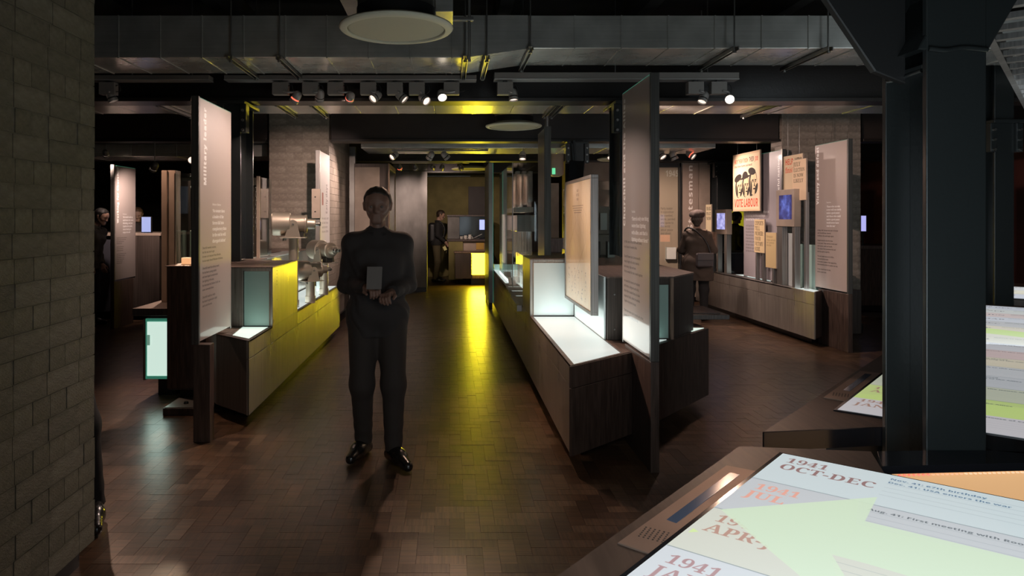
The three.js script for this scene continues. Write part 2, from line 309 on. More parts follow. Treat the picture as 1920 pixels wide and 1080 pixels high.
{
  const xe = wx(873, D0), t = duct('long galvanised air duct across the aisle, its left run hanging lower than its right', D0, D1, DB, DT, -4.6, xe, 0.33);
  for (let x = -4.6 + 0.33; x < xe; x += 0.33) seamRibs(t, [x], D0, D1, DB, DT);
  // the offset piece and the higher right-hand run belong to the same duct
  const xo = wx(990, D0), s = new THREE.Shape([[xe, DB], [xo, DBR], [xo, DT], [xe, DT]].map((p) => new THREE.Vector2(...p))), g = new THREE.ExtrudeGeometry(s, { depth: D1 - D0, bevelEnabled: false }); g.translate(0, 0, -D1);
  part('offset_section', metric(g), M.duct, t);
  for (let x = xo; x < 7; x += 0.37) { const e = Math.min(7, x + 0.37); part('duct_section', bd(x + 0.0015, e - 0.0015, DBR + rr(0, 0.002), DT, D0 + rr(0, 0.002), D1, 0.006), M.duct, t); if (x > xo) seamRibs(t, [x], D0, D1, DBR, DT); }
}
{ const t = duct('second air duct, behind the first steel beam and partly hidden by it', 7.0, 7.76, 2.745, 3.1, -5.2, 5.6, 0.42); for (let x = -5.2 + 0.42; x < 5.6; x += 0.84) seamRibs(t, [x], 7.0, 7.76, 2.745, 3.1); }
{ const t = duct('third air duct, seen below the broad brown beam over the far aisle', 10.0, 10.9, 2.585, 2.9, -1.3, 3.9, 0.6); for (let x = -0.7; x < 3.9; x += 0.6) seamRibs(t, [x], 10.0, 10.9, 2.585, 2.9); }
{ const t = duct('low dark air duct at far left, above the panel on working', 9.75, 10.5, 2.44, 2.62, -6.5, -2.6, 0.65); seamRibs(t, [-5.2, -3.9], 9.75, 10.5, 2.44, 2.62); }
{ const t = duct('fourth air duct, furthest down the aisle, tinted by the yellow light', 13.2, 14.0, 2.76, 3.0, -1.3, 3.9, 0.6); for (const x of [-0.76, 2.96]) part('drop_rod', cyl(0.007, 0.007, [x, 2.98, -13.6], [x, 3.358, -13.6], 6), M.zinc, t); seamRibs(t, [-0.1, 1.1, 2.3], 13.2, 14.0, 2.76, 3.0); }
// strut hangers: two rods and a slotted channel under the duct
function hanger(label, x, d0, d1, y, top, group) {
  const t = thing('duct_hanger', label, 'hanger', [x, y - 0.02, -(d0 + d1) / 2], group);
  part('strut_channel', [bd(x - 0.022, x - 0.013, y - 0.035, y - 0.002, d0 - 0.09, d1 + 0.09, 0.002), bd(x + 0.013, x + 0.022, y - 0.035, y - 0.002, d0 - 0.09, d1 + 0.09, 0.002), bd(x - 0.022, x + 0.022, y - 0.008, y - 0.002, d0 - 0.09, d1 + 0.09, 0.001)], M.zinc, t);
  for (const d of [d0 - 0.05, d1 + 0.05]) { part('threaded_rod', cyl(0.006, 0.006, [x, y - 0.05, -d], [x, top, -d], 8), M.zinc, t); part('nut', cyl(0.016, 0.016, [x, y - 0.05, -d], [x, y - 0.036, -d], 6), M.zinc, t); }
  return t;
}
const HG = 'strut hangers under the near air duct';
[[437, 'leftmost strut hanger under the near duct, beside the left track'], [527, 'second strut hanger from the left under the near duct'], [872, 'strut hanger left of the yellow reflection on the near duct'], [912, 'strut hanger right of the yellow reflection, before the duct steps up'], [993, 'strut hanger just after the near duct steps up']].forEach(([px, l]) => { const x = wx(px, D0); hanger(l, x, D0, D1, px > 980 ? DBR : DB, 3.4, HG); });
[[1372, 'strut hanger under the near duct above the bright right spotlight'], [1546, 'rightmost strut hanger under the near duct, left of the dark column']].forEach(([px, l]) => hanger(l, wx(px, D0), D0, D1, DBR, 3.4, HG));
[[299, 'strut hanger at far left under the second duct, behind the brick wall edge'], [520, 'left of two yellow lit strut hangers under the second duct, above the brick pillar'], [584, 'right of two strut hangers under the second duct, above the brick pillar'], [1041, 'left one of the paired strut hangers on the second duct, by the smaller diffuser'], [1056, 'right one of the paired strut hangers on the second duct, by the smaller diffuser'], [1458, 'strut hanger under the second duct, above the posters']].forEach(([px, l]) => hanger(l, wx(px, 7.0), 7.0, 7.76, 2.745, 3.3, 'strut hangers under the second air duct'));

// round ceiling diffusers
function diffuser(label, x, y, d, r, group, box) {
  const t = thing('round_diffuser', label, 'air diffuser', [x, y, -d], group);
  const L = (p, seg = 48) => { const g = lathe(p.map(([a, b]) => [a * r, b * r]), seg); g.translate(x, y, -d); return g; };
  part('rim', L([[0.86, 0.03], [0.855, -0.0], [0.87, -0.02], [0.97, 0.0], [1.0, 0.03], [0.99, 0.06], [0.7, 0.16]]), M.cream, t);
  part('disc', L([[0, 0.012], [0.8, 0.012], [0.845, 0.022], [0.85, 0.05]]), M.creamDisc, t);
  part('neck_ring', L([[0.7, 0.16], [0.69, 0.17], [0.69, 0.36], [0.66, 0.37]]), M.black, t);
  part('neck', L([[0.675, 0.36], [0.675, 1.25]]), M.zinc, t); part('hanger_rod', cyl(0.008, 0.008, [x, y + r, -d], [x, 3.62, -d], 8), M.zinc, t);
  if (box) part('plenum_box', bd(x + 0.68 * r, x + 1.0 * r, y + 0.42 * r, y + 1.6 * r, d + 0.1, d + 0.55), M.duct, t);
  return t;
}
diffuser('large round cream ceiling diffuser hanging at top, nearest of them', wx(743, 4.2), wy(57, 4.2), 4.2, 0.35, undefined, true);
diffuser('smaller round cream ceiling diffuser above the middle of the aisle', wx(963, 8.55), wy(238.5, 8.55), 8.55, 0.353, undefined, false);
diffuser('pale round diffuser at the far end, beside the yellow lit beam', wx(882, 15.0), wy(318, 15.0), 15.0, 0.42);
diffuser('round diffuser half hidden behind the near right text panel', wx(1158, 11.2), wy(300, 11.2), 11.2, 0.33);
diffuser('round diffuser half hidden behind the near left text panel', wx(350, 10.9), wy(292, 10.9), 10.9, 0.27);
{ const t = thing('duct_stub', 'pale galvanised duct stub left of the large round diffuser', 'duct stub', [wx(662, 4.6), 3.0, -4.6]); part('side_panel', [bd(wx(645, 4.6), wx(672, 4.6), 3.0, 3.36, 4.45, 4.8)], M.duct, t); part('end_flange', bd(wx(643, 4.6), wx(674, 4.6), 2.985, 3.005, 4.44, 4.81), M.zinc, t); }
{ const t = thing('pipe_frame', 'thin steel hanging frame between large diffuser and the duct', 'frame', [wx(865, 4.9), 2.8, -4.9]); const a = wx(847, 4.9), b = wx(880, 4.9); part('upright', bd(a - 0.01, a + 0.01, 2.98, 3.36, 4.89, 4.91), M.zinc, t); part('upright', bd(b - 0.01, b + 0.01, 2.68, 3.36, 4.89, 4.91), M.zinc, t); part('crossbar', bd(wx(823, 4.9), wx(888, 4.9), 2.975, 3.0, 4.88, 4.92), M.zinc, t); }

// lighting tracks and spotlights
const TD = 6.12, TY0 = wy(152, TD), TY1 = wy(143, TD);
function track(label, p0, p1, y0 = TY0, y1 = TY1, d = TD, top = 3.62) {
  const t = thing('lighting_track', label, 'track', [(wx(p0, d) + wx(p1, d)) / 2, y0, -d], undefined);
  part('trunking', bd(wx(p0, d), wx(p1, d), y0 + 0.006, y1, d - 0.06, d + 0.06), M.trackGrey, t);
  part('rail_lip', bd(wx(p0, d), wx(p1, d), y0 - 0.002, y0 + 0.006, d - 0.065, d + 0.065, 0.001), M.lampGrey, t);
  for (const f of [0.12, 0.5, 0.88]) { const x = wx(p0 + (p1 - p0) * f, d); part('drop_rod', cyl(0.006, 0.006, [x, y1, -d], [x, top, -d], 6), M.zinc, t); }
}
track('grey lighting track at left carrying a single spotlight', 100, 396); track('long grey lighting track carrying the row of seven spotlights', 424, 893); track('grey lighting track right of the gap, above the right case', 926, 1381, wy(151, TD), wy(138, TD));
track('far lighting track crossing the end of the aisle', 735, 915, wy(284, 10.15), wy(281, 10.15), 10.15, 2.62); track('furthest lighting track in front of the stone panel', 735, 880, wy(306, 13.1), wy(303, 13.1), 13.1);

const up = V(0, 1, 0);
// head built pointing along +z, lens at the front
function spotlight(label, px, py, d, aim, o = {}) {
  const x = wx(px, d), y = wy(py, d), s = o.s ?? 0.86, t = thing('track_spotlight', label, 'spotlight', [x, y, -d], o.group), dir = V(...aim).sub(V(x, y, -d)).normalize();
  const q = new THREE.Quaternion().setFromUnitVectors(V(0, 0, 1), dir);
  const put = (g) => { g.scale(s, s, s); g.applyQuaternion(q); g.translate(x, y, -d); return g; };
  const L = (p) => { const g = lathe(p, 24); g.rotateX(Math.PI / 2); return put(g); };
  part('housing', L([[0, -0.062], [0.018, -0.06], [0.034, -0.048], [0.043, -0.028], [0.046, 0], [0.046, 0.02]]), M.lampGrey, t);
  part(o.red ? 'glowing_vent' : 'vent_ring', L([[0.0455, 0.02], [0.041, 0.023], [0.041, 0.031], [0.0455, 0.034]]), o.red ? G.ringRed : M.black, t);
  const snoot = part('snoot', L([[0.046, 0.034], [0.049, 0.036], [0.049, 0.066], [0.044, 0.066], [0.042, 0.05]]), M.lampGrey, t);
  part('lamp_lens', L([[0, 0.055], [0.03, 0.053], [0.042, 0.05]]), o.hot ? G.lampHot : G.lampWarm, snoot);
  if (o.box !== undefined) { const bx0 = wx(o.box, d), top = o.top ?? TY0; const db = part('driver_box', bd(bx0, bx0 + 0.14, top - 0.125, top - 0.015, d - 0.04, d + 0.04), M.lampBox, t); part('adapter', bd(bx0 + 0.05, bx0 + 0.09, top - 0.015, top, d - 0.025, d + 0.025), M.black, db);
    const cx = bx0 + 0.14, cy = top - 0.06; part('arm', tube([[bx0 + 0.1, top - 0.1, -d + 0.045], [(bx0 + 0.1 + x) / 2, top - 0.11, -d + 0.05], [x, y + 0.04, -d]], 0.009, 10, 6), M.lampGrey, t); part('cable_loop', tube([[cx - 0.03, cy, -d], [cx + 0.03, cy + 0.02, -d + 0.02], [cx + 0.045, cy - 0.03, -d + 0.02], [x + 0.01, y + 0.03, -d]], 0.004, 18, 5), M.black, t);
  } else part('stem', cyl(0.008, 0.008, [x, y + 0.03, -d], [x, y + (o.stem ?? 0.11), -d], 8), M.lampGrey, t);
  if (o.I) { const l = new THREE.SpotLight(o.color ?? lin(1.0, 0.74, 0.64), o.I * LV.spot, 0, o.angle ?? 0.5, o.pen ?? 0.5, 2); const f = dir.clone().multiplyScalar(0.075 * s); l.position.copy(f); l.target.position.copy(dir.clone().multiplyScalar(1.5)); l.castShadow = true; l.shadow.radius = 1.5; t.add(l); t.add(l.target); }
  return t;
}
const warm = lin(1.0, 0.72, 0.6), warmer = lin(1, 0.62, 0.44);
spotlight('lone silver spotlight on the left track, tipped down to the left', 208, 179, TD, [-2.55, 1.4, -6.3], { box: 189, I: 6, angle: 0.5, color: warmer });
spotlight('spotlight hidden behind the brick edge, lighting the near floor', 128, 179, TD, [0.0, 0, -3.7], { box: 108, I: 7.5, angle: 0.5, pen: 0.2, color: warmer });
spotlight('first spotlight of the long row, seen from behind with a red ring', 556, 181, TD, [-2.3, 1.4, -6.6], { box: 512, red: true, I: 5, angle: 0.5 });
spotlight('second spotlight of the long row, pale and turned away', 600, 178, TD, [-1.7, 1.0, -7.6], { box: 568, I: 6, angle: 0.5, color: warm });
spotlight('third spotlight of the long row, red ringed, aimed away at the pillar', 657, 181, TD, [-1.9, 1.75, -9.3], { box: 615, red: true, I: 27, angle: 0.36, pen: 0.8 });
spotlight('fourth spotlight of the long row, lens turned to the left panel', 706, 180, TD, [-1.75, 1.5, -5.05], { box: 676, I: 15, angle: 0.62, pen: 0.6 });
spotlight('fifth spotlight of the long row, tipped down to the right', 751, 180, TD, [1.06, 1.25, -5.7], { box: 726, I: 11, angle: 0.42, pen: 0.5, color: warmer });
spotlight('sixth spotlight of the long row, hanging lower and turned right', 794, 185, TD, [1.23, 1.25, -4.55], { box: 767, I: 12, angle: 0.38, pen: 0.6 });
spotlight('seventh spotlight of the long row, glaring at the near floor', 828, 177, TD, [0.5, 0, -3.2], { box: 832, hot: true, I: 6, angle: 0.5, pen: 0.3, color: warmer });
spotlight('spotlight alone at the left end of the right track, aimed straight down', 962, 177, TD, [0.74, 0.3, -5.7], { box: 932, I: 8, angle: 0.36, pen: 0.5, color: warmer });
spotlight('spotlight on the right track with a bluish lens turned left', 1320, 182, TD, [1.5, 1.1, -5.7], { box: 1288, top: wy(151, TD), I: 7, angle: 0.5, pen: 0.6 });
spotlight('dazzling spotlight at the right end of the right track', 1368, 184, TD, [0.95, 0.8, -1.95], { box: 1331, top: wy(151, TD), hot: true, I: 3.6, angle: 0.17, pen: 0.6, color: warmer });
// far lamps
{ // unseen track and spotlights added behind the viewer for soft frontal fill
  const t = thing('lighting_track', 'added grey lighting track, unseen behind the viewer', 'track', [0, 2.77, 0.8]); part('trunking', bx(-1.5, 3.2, 2.75, 2.79, 0.74, 0.86), M.trackGrey, t); for (const x of [-0.76, 0.48, 2.96]) part('drop_rod', cyl(0.006, 0.006, [x, 2.79, 0.8], [x, 3.357, 0.8], 6), M.zinc, t);
  [['left added fill spotlight, unseen behind the viewer', -0.4, [-1.6, 0.3, -5.2], 1.8], ['middle added fill spotlight, unseen behind the viewer', 0.6, [0.3, 0.5, -5.2], 2.2], ['right added fill spotlight, unseen behind the viewer', 3.1, [3.6, 0.6, -6.0], 2.5]].forEach(([l, x, aim, I]) => {
    const s = thing('track_spotlight', l, 'spotlight', [x, 2.66, 0.8]), dir = V(...aim).sub(V(x, 2.66, 0.8)).normalize(), q = new THREE.Quaternion().setFromUnitVectors(V(0, 0, 1), dir), L = (p) => { const g = lathe(p, 24); g.rotateX(Math.PI / 2); g.applyQuaternion(q); g.translate(x, 2.66, 0.8); return g; };
    part('housing', L([[0, -0.062], [0.034, -0.048], [0.046, 0], [0.049, 0.066], [0.042, 0.05]]), M.lampGrey, s); part('lamp_lens', L([[0, 0.055], [0.042, 0.05]]), G.lampWarm, s); part('stem', cyl(0.008, 0.008, [x, 2.69, 0.8], [x, 2.752, 0.8], 8), M.lampGrey, s);
    const l2 = new THREE.SpotLight(lin(1, 0.76, 0.58), I * LV.spot, 0, x < 0 ? 0.55 : 0.4, 0.8, 2); l2.position.copy(dir.clone().multiplyScalar(0.075)); l2.target.position.copy(dir.clone().multiplyScalar(1.5)); l2.castShadow = true; l2.shadow.radius = 2; s.add(l2); s.add(l2.target);
  });
}
const FG = 'small spotlights over the far aisle';
[[740, 291, 10.15, [-1.66, 1.75, -9.4], 8, 'leftmost small spotlight on the far track over the cabinet'], [808, 291, 10.15, [-1.2, 1.2, -11.0], 2.5, 'small spotlight in the middle of the far track'], [834, 291, 10.15, [1.3, 1.0, -10.6], 8, 'small spotlight on the far track, right of the middle one'], [980, 291, 10.15, [1.0, 1.3, -9.7], 22, 'small spotlight over the acrylic showcase'],
  [749, 313, 13.1, [-0.85, 1.75, -14.4], 9, 'reddish small spotlight at the left of the furthest track'], [778, 313, 13.1, [-0.1, 0.9, -15], 0, 'dim small spotlight in front of the stone panel top'], [811, 313, 13.1, [0.25, 1.5, -17.5], 12, 'bright small spotlight below the far track, before the olive wall'], [829, 313, 13.1, [-0.6, 1, -16.6], 0, 'bright small spotlight next to another before the olive wall, on its right'], [864, 313, 13.1, [0.7, 1.1, -16.6], 4, 'rightmost small spotlight of the furthest track']].forEach(([px, py, d, aim, I, l], i) => spotlight(l, px, py, d, aim, { s: 1.05, I, group: FG, stem: d > 12 ? 0.1 : 0.1, angle: i === 4 ? 0.55 : i < 2 ? 0.8 : 0.42, pen: i === 4 ? 1 : 0.7, red: i === 4 }));
[[1147, 291, 10.6, [1.75, 0.9, -9.5], 10, 'small spotlight beside the half hidden diffuser near the right panel'], [1239, 289, 10.6, [4.4, 0.35, -9.0], 9, 'small spotlight just right of the tall near right panel'], [1262, 291, 10.6, [4.38, 0.4, -10.4], 7, 'grey small spotlight to the left of the reddish one over the showcase'], [1294, 289, 10.6, [4.42, 1.8, -9.95], 5.5, 'reddish small spotlight over the vertical lettering at the right']].forEach(([px, py, d, aim, I, l], i) => spotlight(l, px, py, d, aim, { s: 1.15, I, red: i === 3, stem: 0.1, angle: i === 3 ? 1.0 : 0.55, pen: 0.7 }));
spotlight('added spotlight under the second duct, unseen behind the near right text panel', 1200, 199, 7.1, [4.6, 1.4, -8.6], { I: 19, angle: 0.68, pen: 0.7, stem: 0.09, s: 1.1 });  // lamp added out of view to light the right text panel and posters
spotlight('added spotlight under the third duct, unseen behind the near right text panel', 1196, 287, 10.6, [4.1, 1.3, -12.7], { I: 22, angle: 0.55, pen: 0.8, stem: 0.1, s: 1.1 });  // another added out of view, to brighten the showcase wall
spotlight('small spotlight over the far left text panel', 290, 312, 9.42, [-4.66, 1.7, -9.95], { I: 9, angle: 0.75, pen: 0.9, stem: 0.35, s: 1.1 });
spotlight('dim small spotlight at the far left edge, over the dark desk', 198, 287, 9.4, [-5.1, 1.2, -10.9], { I: 8, angle: 0.5, stem: 0.12 });
spotlight('small spotlight below the half hidden diffuser at left', 360, 296, 8.4, [-2.4, 1.2, -6.6], { I: 9, angle: 0.55, stem: 1.4, s: 1.1, color: warmer });
// ---------------------------------------------------------------- text panels: a printed translucent face on a dark end frame, on a solid foot
function lines(g, list, x, y, lh, size, color, font = 'sans-serif', bold = '') { g.fillStyle = color; g.font = `${bold} ${size}px ${font}`; g.textBaseline = 'alphabetic'; list.forEach((s, i) => g.fillText(s, x, y + i * lh)); }
function panelPrint(bg, title, tSize, tx, ty, intro, quote, body, qy, by, qs = 30, lh = 24, gap = 18) {
  return canvasTex(512, 1344, (g, w, h) => {
    g.fillStyle = bg; g.fillRect(0, 0, w, h);
    g.save(); g.translate(tx, ty); g.rotate(-Math.PI / 2); g.fillStyle = 'rgba(255,253,250,1)'; g.font = `bold ${tSize}px sans-serif`; let x = 0; g.strokeStyle = g.fillStyle; g.lineWidth = tSize * 0.07; for (const c of title) { g.fillText(c, x, 0); g.strokeText(c, x, 0); x += g.measureText(c).width + tSize * 0.09; } g.restore();
    lines(g, [intro], 190, qy - 40, 20, 16, 'rgba(255,255,255,0.9)');
    lines(g, quote, 190, qy, qs * 1.36, qs, 'rgba(255,255,255,1)', 'serif', 'bold');
    let y = by; for (const para of body) { lines(g, para, 34, y, lh, lh * 0.68, 'rgba(28,22,20,0.92)', 'sans-serif', 'bold'); y += para.length * lh + gap; }
  });
}
const sheetMat = std({ color: lin(0.75, 0.78, 0.78), roughness: 0.35, transmission: 0.85, thickness: 0 });
function textPanel(label, x, dn, df, y0, y1, facing, tex, o = {}) {
  const t = thing('text_panel', label, 'information panel', [x, 0, -(dn + df) / 2]), th = 0.054, b = x - facing * th, lo = Math.min(x, b), hi = Math.max(x, b);
  const fx = x + facing * 0.001, N = -dn - 0.0, Fz = -df;
  const f = facing > 0 ? face([fx, y1, N], [fx, y1, Fz], [fx, y0, Fz], [fx, y0, N]) : face([fx, y1, Fz], [fx, y1, N], [fx, y0, N], [fx, y0, Fz]);
  part('printed_face', f, std({ color: lin(1, 1, 1), map: tex, roughness: 0.5, transmission: o.trans ?? 0.32, thickness: 0, clearcoat: 0.8, clearcoatRoughness: 0.06 }), t);
  part('backing_sheet', bd(x - facing * 0.012, x - facing * 0.001, y0, y1, dn + 0.002, df, 0.002), sheetMat, t);
  part('end_frame', bd(lo, hi, y0 - 0.02, y1 + 0.012, dn - 0.025, dn, 0.003), o.frame ?? M.aluDark, t);
  part('rear_frame', bd(lo, hi, y0 - 0.02, y1, df - 0.004, df + 0.012, 0.003), M.alu, t);
  if (o.shortFoot) part('foot_post', bd(lo + 0.015, hi + 0.078, 0, y0 - 0.02, dn - 0.025, dn + 0.06, 0.004), M.veneerDark, t);
  else if (o.foot !== false) part('foot_blade', bd(lo, hi, 0, y0 - 0.02, dn - 0.025, df - 0.06, 0.004), M.veneerDark, t);
  part('edge_strip', bd(x - facing * 0.014, x + facing * 0.0015, y1, y1 + 0.004, dn, df, 0.001), M.glassEdge, t);
  return t;
}
const PK = '#b9a9a0';
textPanel('tall pale panel titled Military leader, lit pinkish, at left of the aisle', -1.744, 4.77, 5.44, 0.70, 2.40, 1,
  panelPrint('#b4a59c', 'Military leader', 52, 92, 480, 'Minister of Defence', ['‘No sooner does', 'a leader of the', 'forces fall into', 'complacency than', 'in the end he will', 'disregard defeat’'], [['Churchill needed a success,', 'but this was hard to get.', 'As soon as he became Prime Minister,', 'he also made himself Minister of Defence.'], ['Churchill loved the military world.', 'He had been a young soldier', 'and now hoped to mastermind', 'the fighting of the war.', 'He infuriated his Chiefs of Staff, but', 'never overruled them.'], ['Churchill could be a bully.', 'He drove his generals to fight', 'and to win the war.']], 630, 838, 26, 24, 18), { shortFoot: true });
textPanel('tall panel with white upright title about the Allies, nearest right of the aisle', 1.23, 4.2, 4.85, 0.70, 2.44, -1,
  panelPrint('#a89a92', 'Churchill and the Allies', 52, 56, 724, 'The Allies', ['‘There is only one thing', 'worse than fighting', 'with allies, and that is', 'fighting without them!’'], [['In 1940, most of the British went alone,', 'or so it was. He needed allies.'], ['Churchill knew that Commonwealth', 'troops fought at his side. America', 'had money, ships and men.', 'Victory needed the two to work together.'], ['He courted the American President', 'with letters, telegrams and visits.', 'After Hitler invaded Russia, he also', 'supported Stalin, whom he loathed.', 'Together they won the war.'], ['These men never quite trusted each other,', 'but the alliance held to the end.']], 692, 812, 26, 27, 24), { trans: 0.2, foot: true });
textPanel('tall panel titled Victory and defeat, half in shadow, by the right pillar', 4.61, 7.92, 8.6, 0.70, 2.47, -1,
  panelPrint('#b1a29b', 'Victory and defeat', 52, 56, 560, 'Peacetime', ['‘Those who can win', 'a war well can rarely', 'make a good peace', 'and those who could', 'make a good peace', 'would never have', 'won the war’'], [['In May 1945, the war was over in Europe', 'and Churchill was cheered.', 'In Britain, life could begin again.'], ['People voted for the first time', 'in ten years. They wanted a fresh start', 'with homes, work and health.', 'The Labour Party promised this and', 'won by a great majority.'], ['The war leader was out of office.', 'Stunned by the result,', 'he became a leader of the opposition,', 'determined to return to power one day.'], ['It was a hard time for him,', 'but he came back.']], 592, 812, 22, 26, 18), { trans: 0.1 });
textPanel('slim grey text panel standing far left beyond the brick edge, before the dark counter', -4.705, 9.6, 10.22, 0.69, 2.30, 1,
  panelPrint('#a89d98', 'Working for Churchill', 54, 84, 676, 'Working days', ['‘He would walk up', 'and down the room,', 'dictating, and you', 'typed as he spoke,', 'never daring to', 'stop or to ask’'], [['Churchill had a team of secretaries', 'who took turns to work for him,', 'day and night. They were', 'all devoted to him.'], ['He was hard to work for.', 'He was rude, loud and', 'sometimes very funny.'], ['People stayed with him for years.', 'They took down his words on', 'silent typewriters, in cars,', 'in trains, on ships, in bed,', 'and even in the bath.', 'Nobody forgot him.']], 615, 858, 27, 22, 18));
textPanel('grey lilac panel with the words grateful nation, behind the poster placards', 4.48, 9.22, 10.39, 0.69, 2.48, -1,
  canvasTex(512, 720, (g, w, h) => { g.fillStyle = '#9e979c'; g.fillRect(0, 0, w, h); g.save(); g.translate(490, 312); g.rotate(-Math.PI / 2); g.fillStyle = '#fff'; g.font = 'bold 33px sans-serif'; g.fillText('A grateful nation', 0, 0); g.restore(); lines(g, ['‘We can allow ourselves a brief period', 'of rejoicing; but let us not forget', 'the toil that lies ahead.’'], 30, 340, 22, 18, '#fff', 'serif'); lines(g, ['On VE Day the crowds were out in London.', 'The people stood in Whitehall and sang.', 'He told them: this is your victory.', 'They roared back: no, it is yours.', 'He was the most popular man', 'in the country, and yet in a few weeks', 'the same crowds voted him out.', 'He had been a great leader in war,', 'but they did not want him in peace.'], 30, 420, 19, 14.5, '#201c1c'); }), { trans: 0.1, foot: false });

// ---------------------------------------------------------------- low body with upper band and clad panels
const CASE_Y = 0.65, SEAM = 0.515;
function cladding(t, x, facing, d0, d1, y0, y1, pitch, first) { // panels on an aisle face, with open joints
  let d = d0; let w = first ?? pitch;
  while (d < d1 - 0.02) { const e = Math.min(d1, d + w); part('side_panel', bd(Math.min(x, x - facing * 0.018), Math.max(x, x - facing * 0.018), y0, y1, d + 0.0025, e - 0.0025, 0.0015), M.caseMetal, t); d = e; w = pitch; }
}
function screws(t, list, facing) { for (const [x, y, d] of list) part('screw', cyl(0.006, 0.005, [x, y, -d], [x + facing * 0.003, y, -d], 8), M.zinc, t); }

// ===== the long case right of the aisle
{
  const X = 0.745, t = thing('display_case', 'long dark display case right of the aisle with a glowing tray at its near end', 'display case', [1.45, 0, -8.4]);
  const plan = [[X + 0.02, 4.21], [1.293, 4.69], [2.14, 5.65], [2.14, 12.4], [X + 0.02, 12.4]];
  part('plinth', prism([[X + 0.12, 4.5], [1.3, 5.0], [1.95, 5.8], [1.95, 12.3], [X + 0.12, 12.3]], 0, 0.1), M.plinth, t);
  part('carcass', prism(plan, 0.1, CASE_Y - 0.012, 0.003), M.caseDark, t);
  cladding(t, X, -1, 4.19, 12.4, 0.1, SEAM - 0.0025, 1.05, 0.46); cladding(t, X, -1, 4.19, 12.4, SEAM + 0.0025, CASE_Y, 2.1);
  // near end, running away to the right at an angle
  const end = (a, b, y0, y1) => { const n = V(b[1] - a[1], 0, 0), L = Math.hypot(b[0] - a[0], b[1] - a[1]), ux = (b[0] - a[0]) / L, ud = (b[1] - a[1]) / L; return prism([a, b, [b[0] - ud * 0.018, b[1] + ux * 0.018], [a[0] - ud * 0.018, a[1] + ux * 0.018]], y0, y1, 0.0015); };
  part('end_panel', end([X + 0.002, 4.177], [1.293, 4.672], 0.1, SEAM - 0.0025), M.veneerDark, t); part('end_panel', end([X + 0.002, 4.177], [1.293, 4.672], SEAM + 0.0025, CASE_Y), M.veneerDark, t);
  part('end_panel', end([1.3, 4.68], [2.14, 5.64], 0.1, CASE_Y), M.veneerDark, t);
  part('top_board', prism([[1.165, 4.60], [1.293, 4.70], [2.13, 5.66], [2.13, 5.9], [1.165, 5.9]], CASE_Y - 0.012, CASE_Y, 0.001), M.veneer, t);
  part('tray_rim', [prism([[X, 4.19], [X + 0.028, 4.225], [X + 0.028, 6.33], [X, 6.33]], CASE_Y - 0.012, CASE_Y + 0.004, 0.001), prism([[X, 4.19], [1.165, 4.575], [1.165, 4.61], [X + 0.02, 4.232]], CASE_Y - 0.012, CASE_Y + 0.004, 0.001)], M.veneer, t);
  part('light_tray', prism([[X + 0.03, 4.245], [1.155, 4.62], [1.155, 6.32], [X + 0.03, 6.32]], CASE_Y - 0.012, CASE_Y - 0.002), G.tray, t, 'glowing white tray');
  areaLight(t, 0.36, 1.78, [0.962, CASE_Y + 0.002, -5.44], [0, 1, 0], lin(0.86, 1.0, 0.96), 2.3 * LV.tray);
  part('frosted_wall', bd(1.157, 1.171, CASE_Y, 1.12, 5.12, 6.33, 0.002), M.frost, t, 'frosted glass wall behind the tray');
  // tall block at the back of the tray
  part('tall_block', [bd(X, X + 0.03, CASE_Y, 1.174, 6.335, 6.96), bd(X + 0.03, 1.16, 1.15, 1.174, 6.335, 6.96), bd(X + 0.03, 1.16, CASE_Y, 1.15, 6.4, 6.96, 0.002)], M.caseMetal, t);
  part('block_top', bd(X - 0.002, 1.18, 1.174, 1.182, 6.33, 6.96, 0.002), M.veneer, t);
  part('frosted_front', bd(X + 0.035, 1.155, CASE_Y + 0.004, 1.145, 6.352, 6.362, 0.002), M.frost, t, 'pale frosted glass front above the tray');
  part('front_edge', [bd(X + 0.026, X + 0.035, CASE_Y, 1.15, 6.33, 6.365, 0.001), bd(X + 0.03, 1.16, 1.145, 1.152, 6.33, 6.365, 0.001)], M.oak, t);
  // right-hand tall block with cut-off corner
  part('rear_block', prism([[1.177, 5.09], [1.50, 5.09], [1.50, 5.14], [1.676, 5.14], [1.97, 5.52], [1.97, 8.4], [1.177, 8.4]], CASE_Y, 1.11, 0.002), M.caseDark, t);
  part('rear_top', prism([[1.172, 5.085], [1.68, 5.115], [1.975, 5.515], [1.975, 8.4], [1.172, 8.4]], 1.11, 1.122, 0.001), M.veneer, t);
  part('corner_post', bd(1.655, 1.68, CASE_Y, 1.11, 5.115, 5.14, 0.001), M.oak, t);
  part('niche_glass', bd(1.52, 1.64, CASE_Y + 0.01, 1.06, 5.118, 5.128, 0.001), M.frostTeal, t, 'teal frosted glass of the side niche');
  part('niche_light', prism([[1.46, 4.93], [1.62, 5.1], [1.46, 5.1]], CASE_Y, CASE_Y + 0.004), G.tray, t); areaLight(t, 0.1, 0.1, [1.52, CASE_Y + 0.01, -5.06], [0, 1, 0], lin(0.75, 1, 0.92), 1.4 * LV.tray);
  part('glass_shelf', bd(1.116, 1.156, 1.06, 1.072, 6.02, 6.3, 0.001), M.glassEdge, t);
  screws(t, [], 1);
  for (const y of [0.73, 0.99]) for (const x of [1.23]) part('screw', cyl(0.007, 0.006, [x, y, -5.09], [x, y, -5.086], 8), M.zinc, t);
  // lower right shelf with its own small light
  part('side_shelf', bd(1.98, 2.36, 0.705, 0.745, 5.75, 6.35), M.caseDark, t); part('shelf_plate', bd(2.05, 2.3, 0.745, 0.755, 5.8, 6.2, 0.002), M.veneerDark, t);
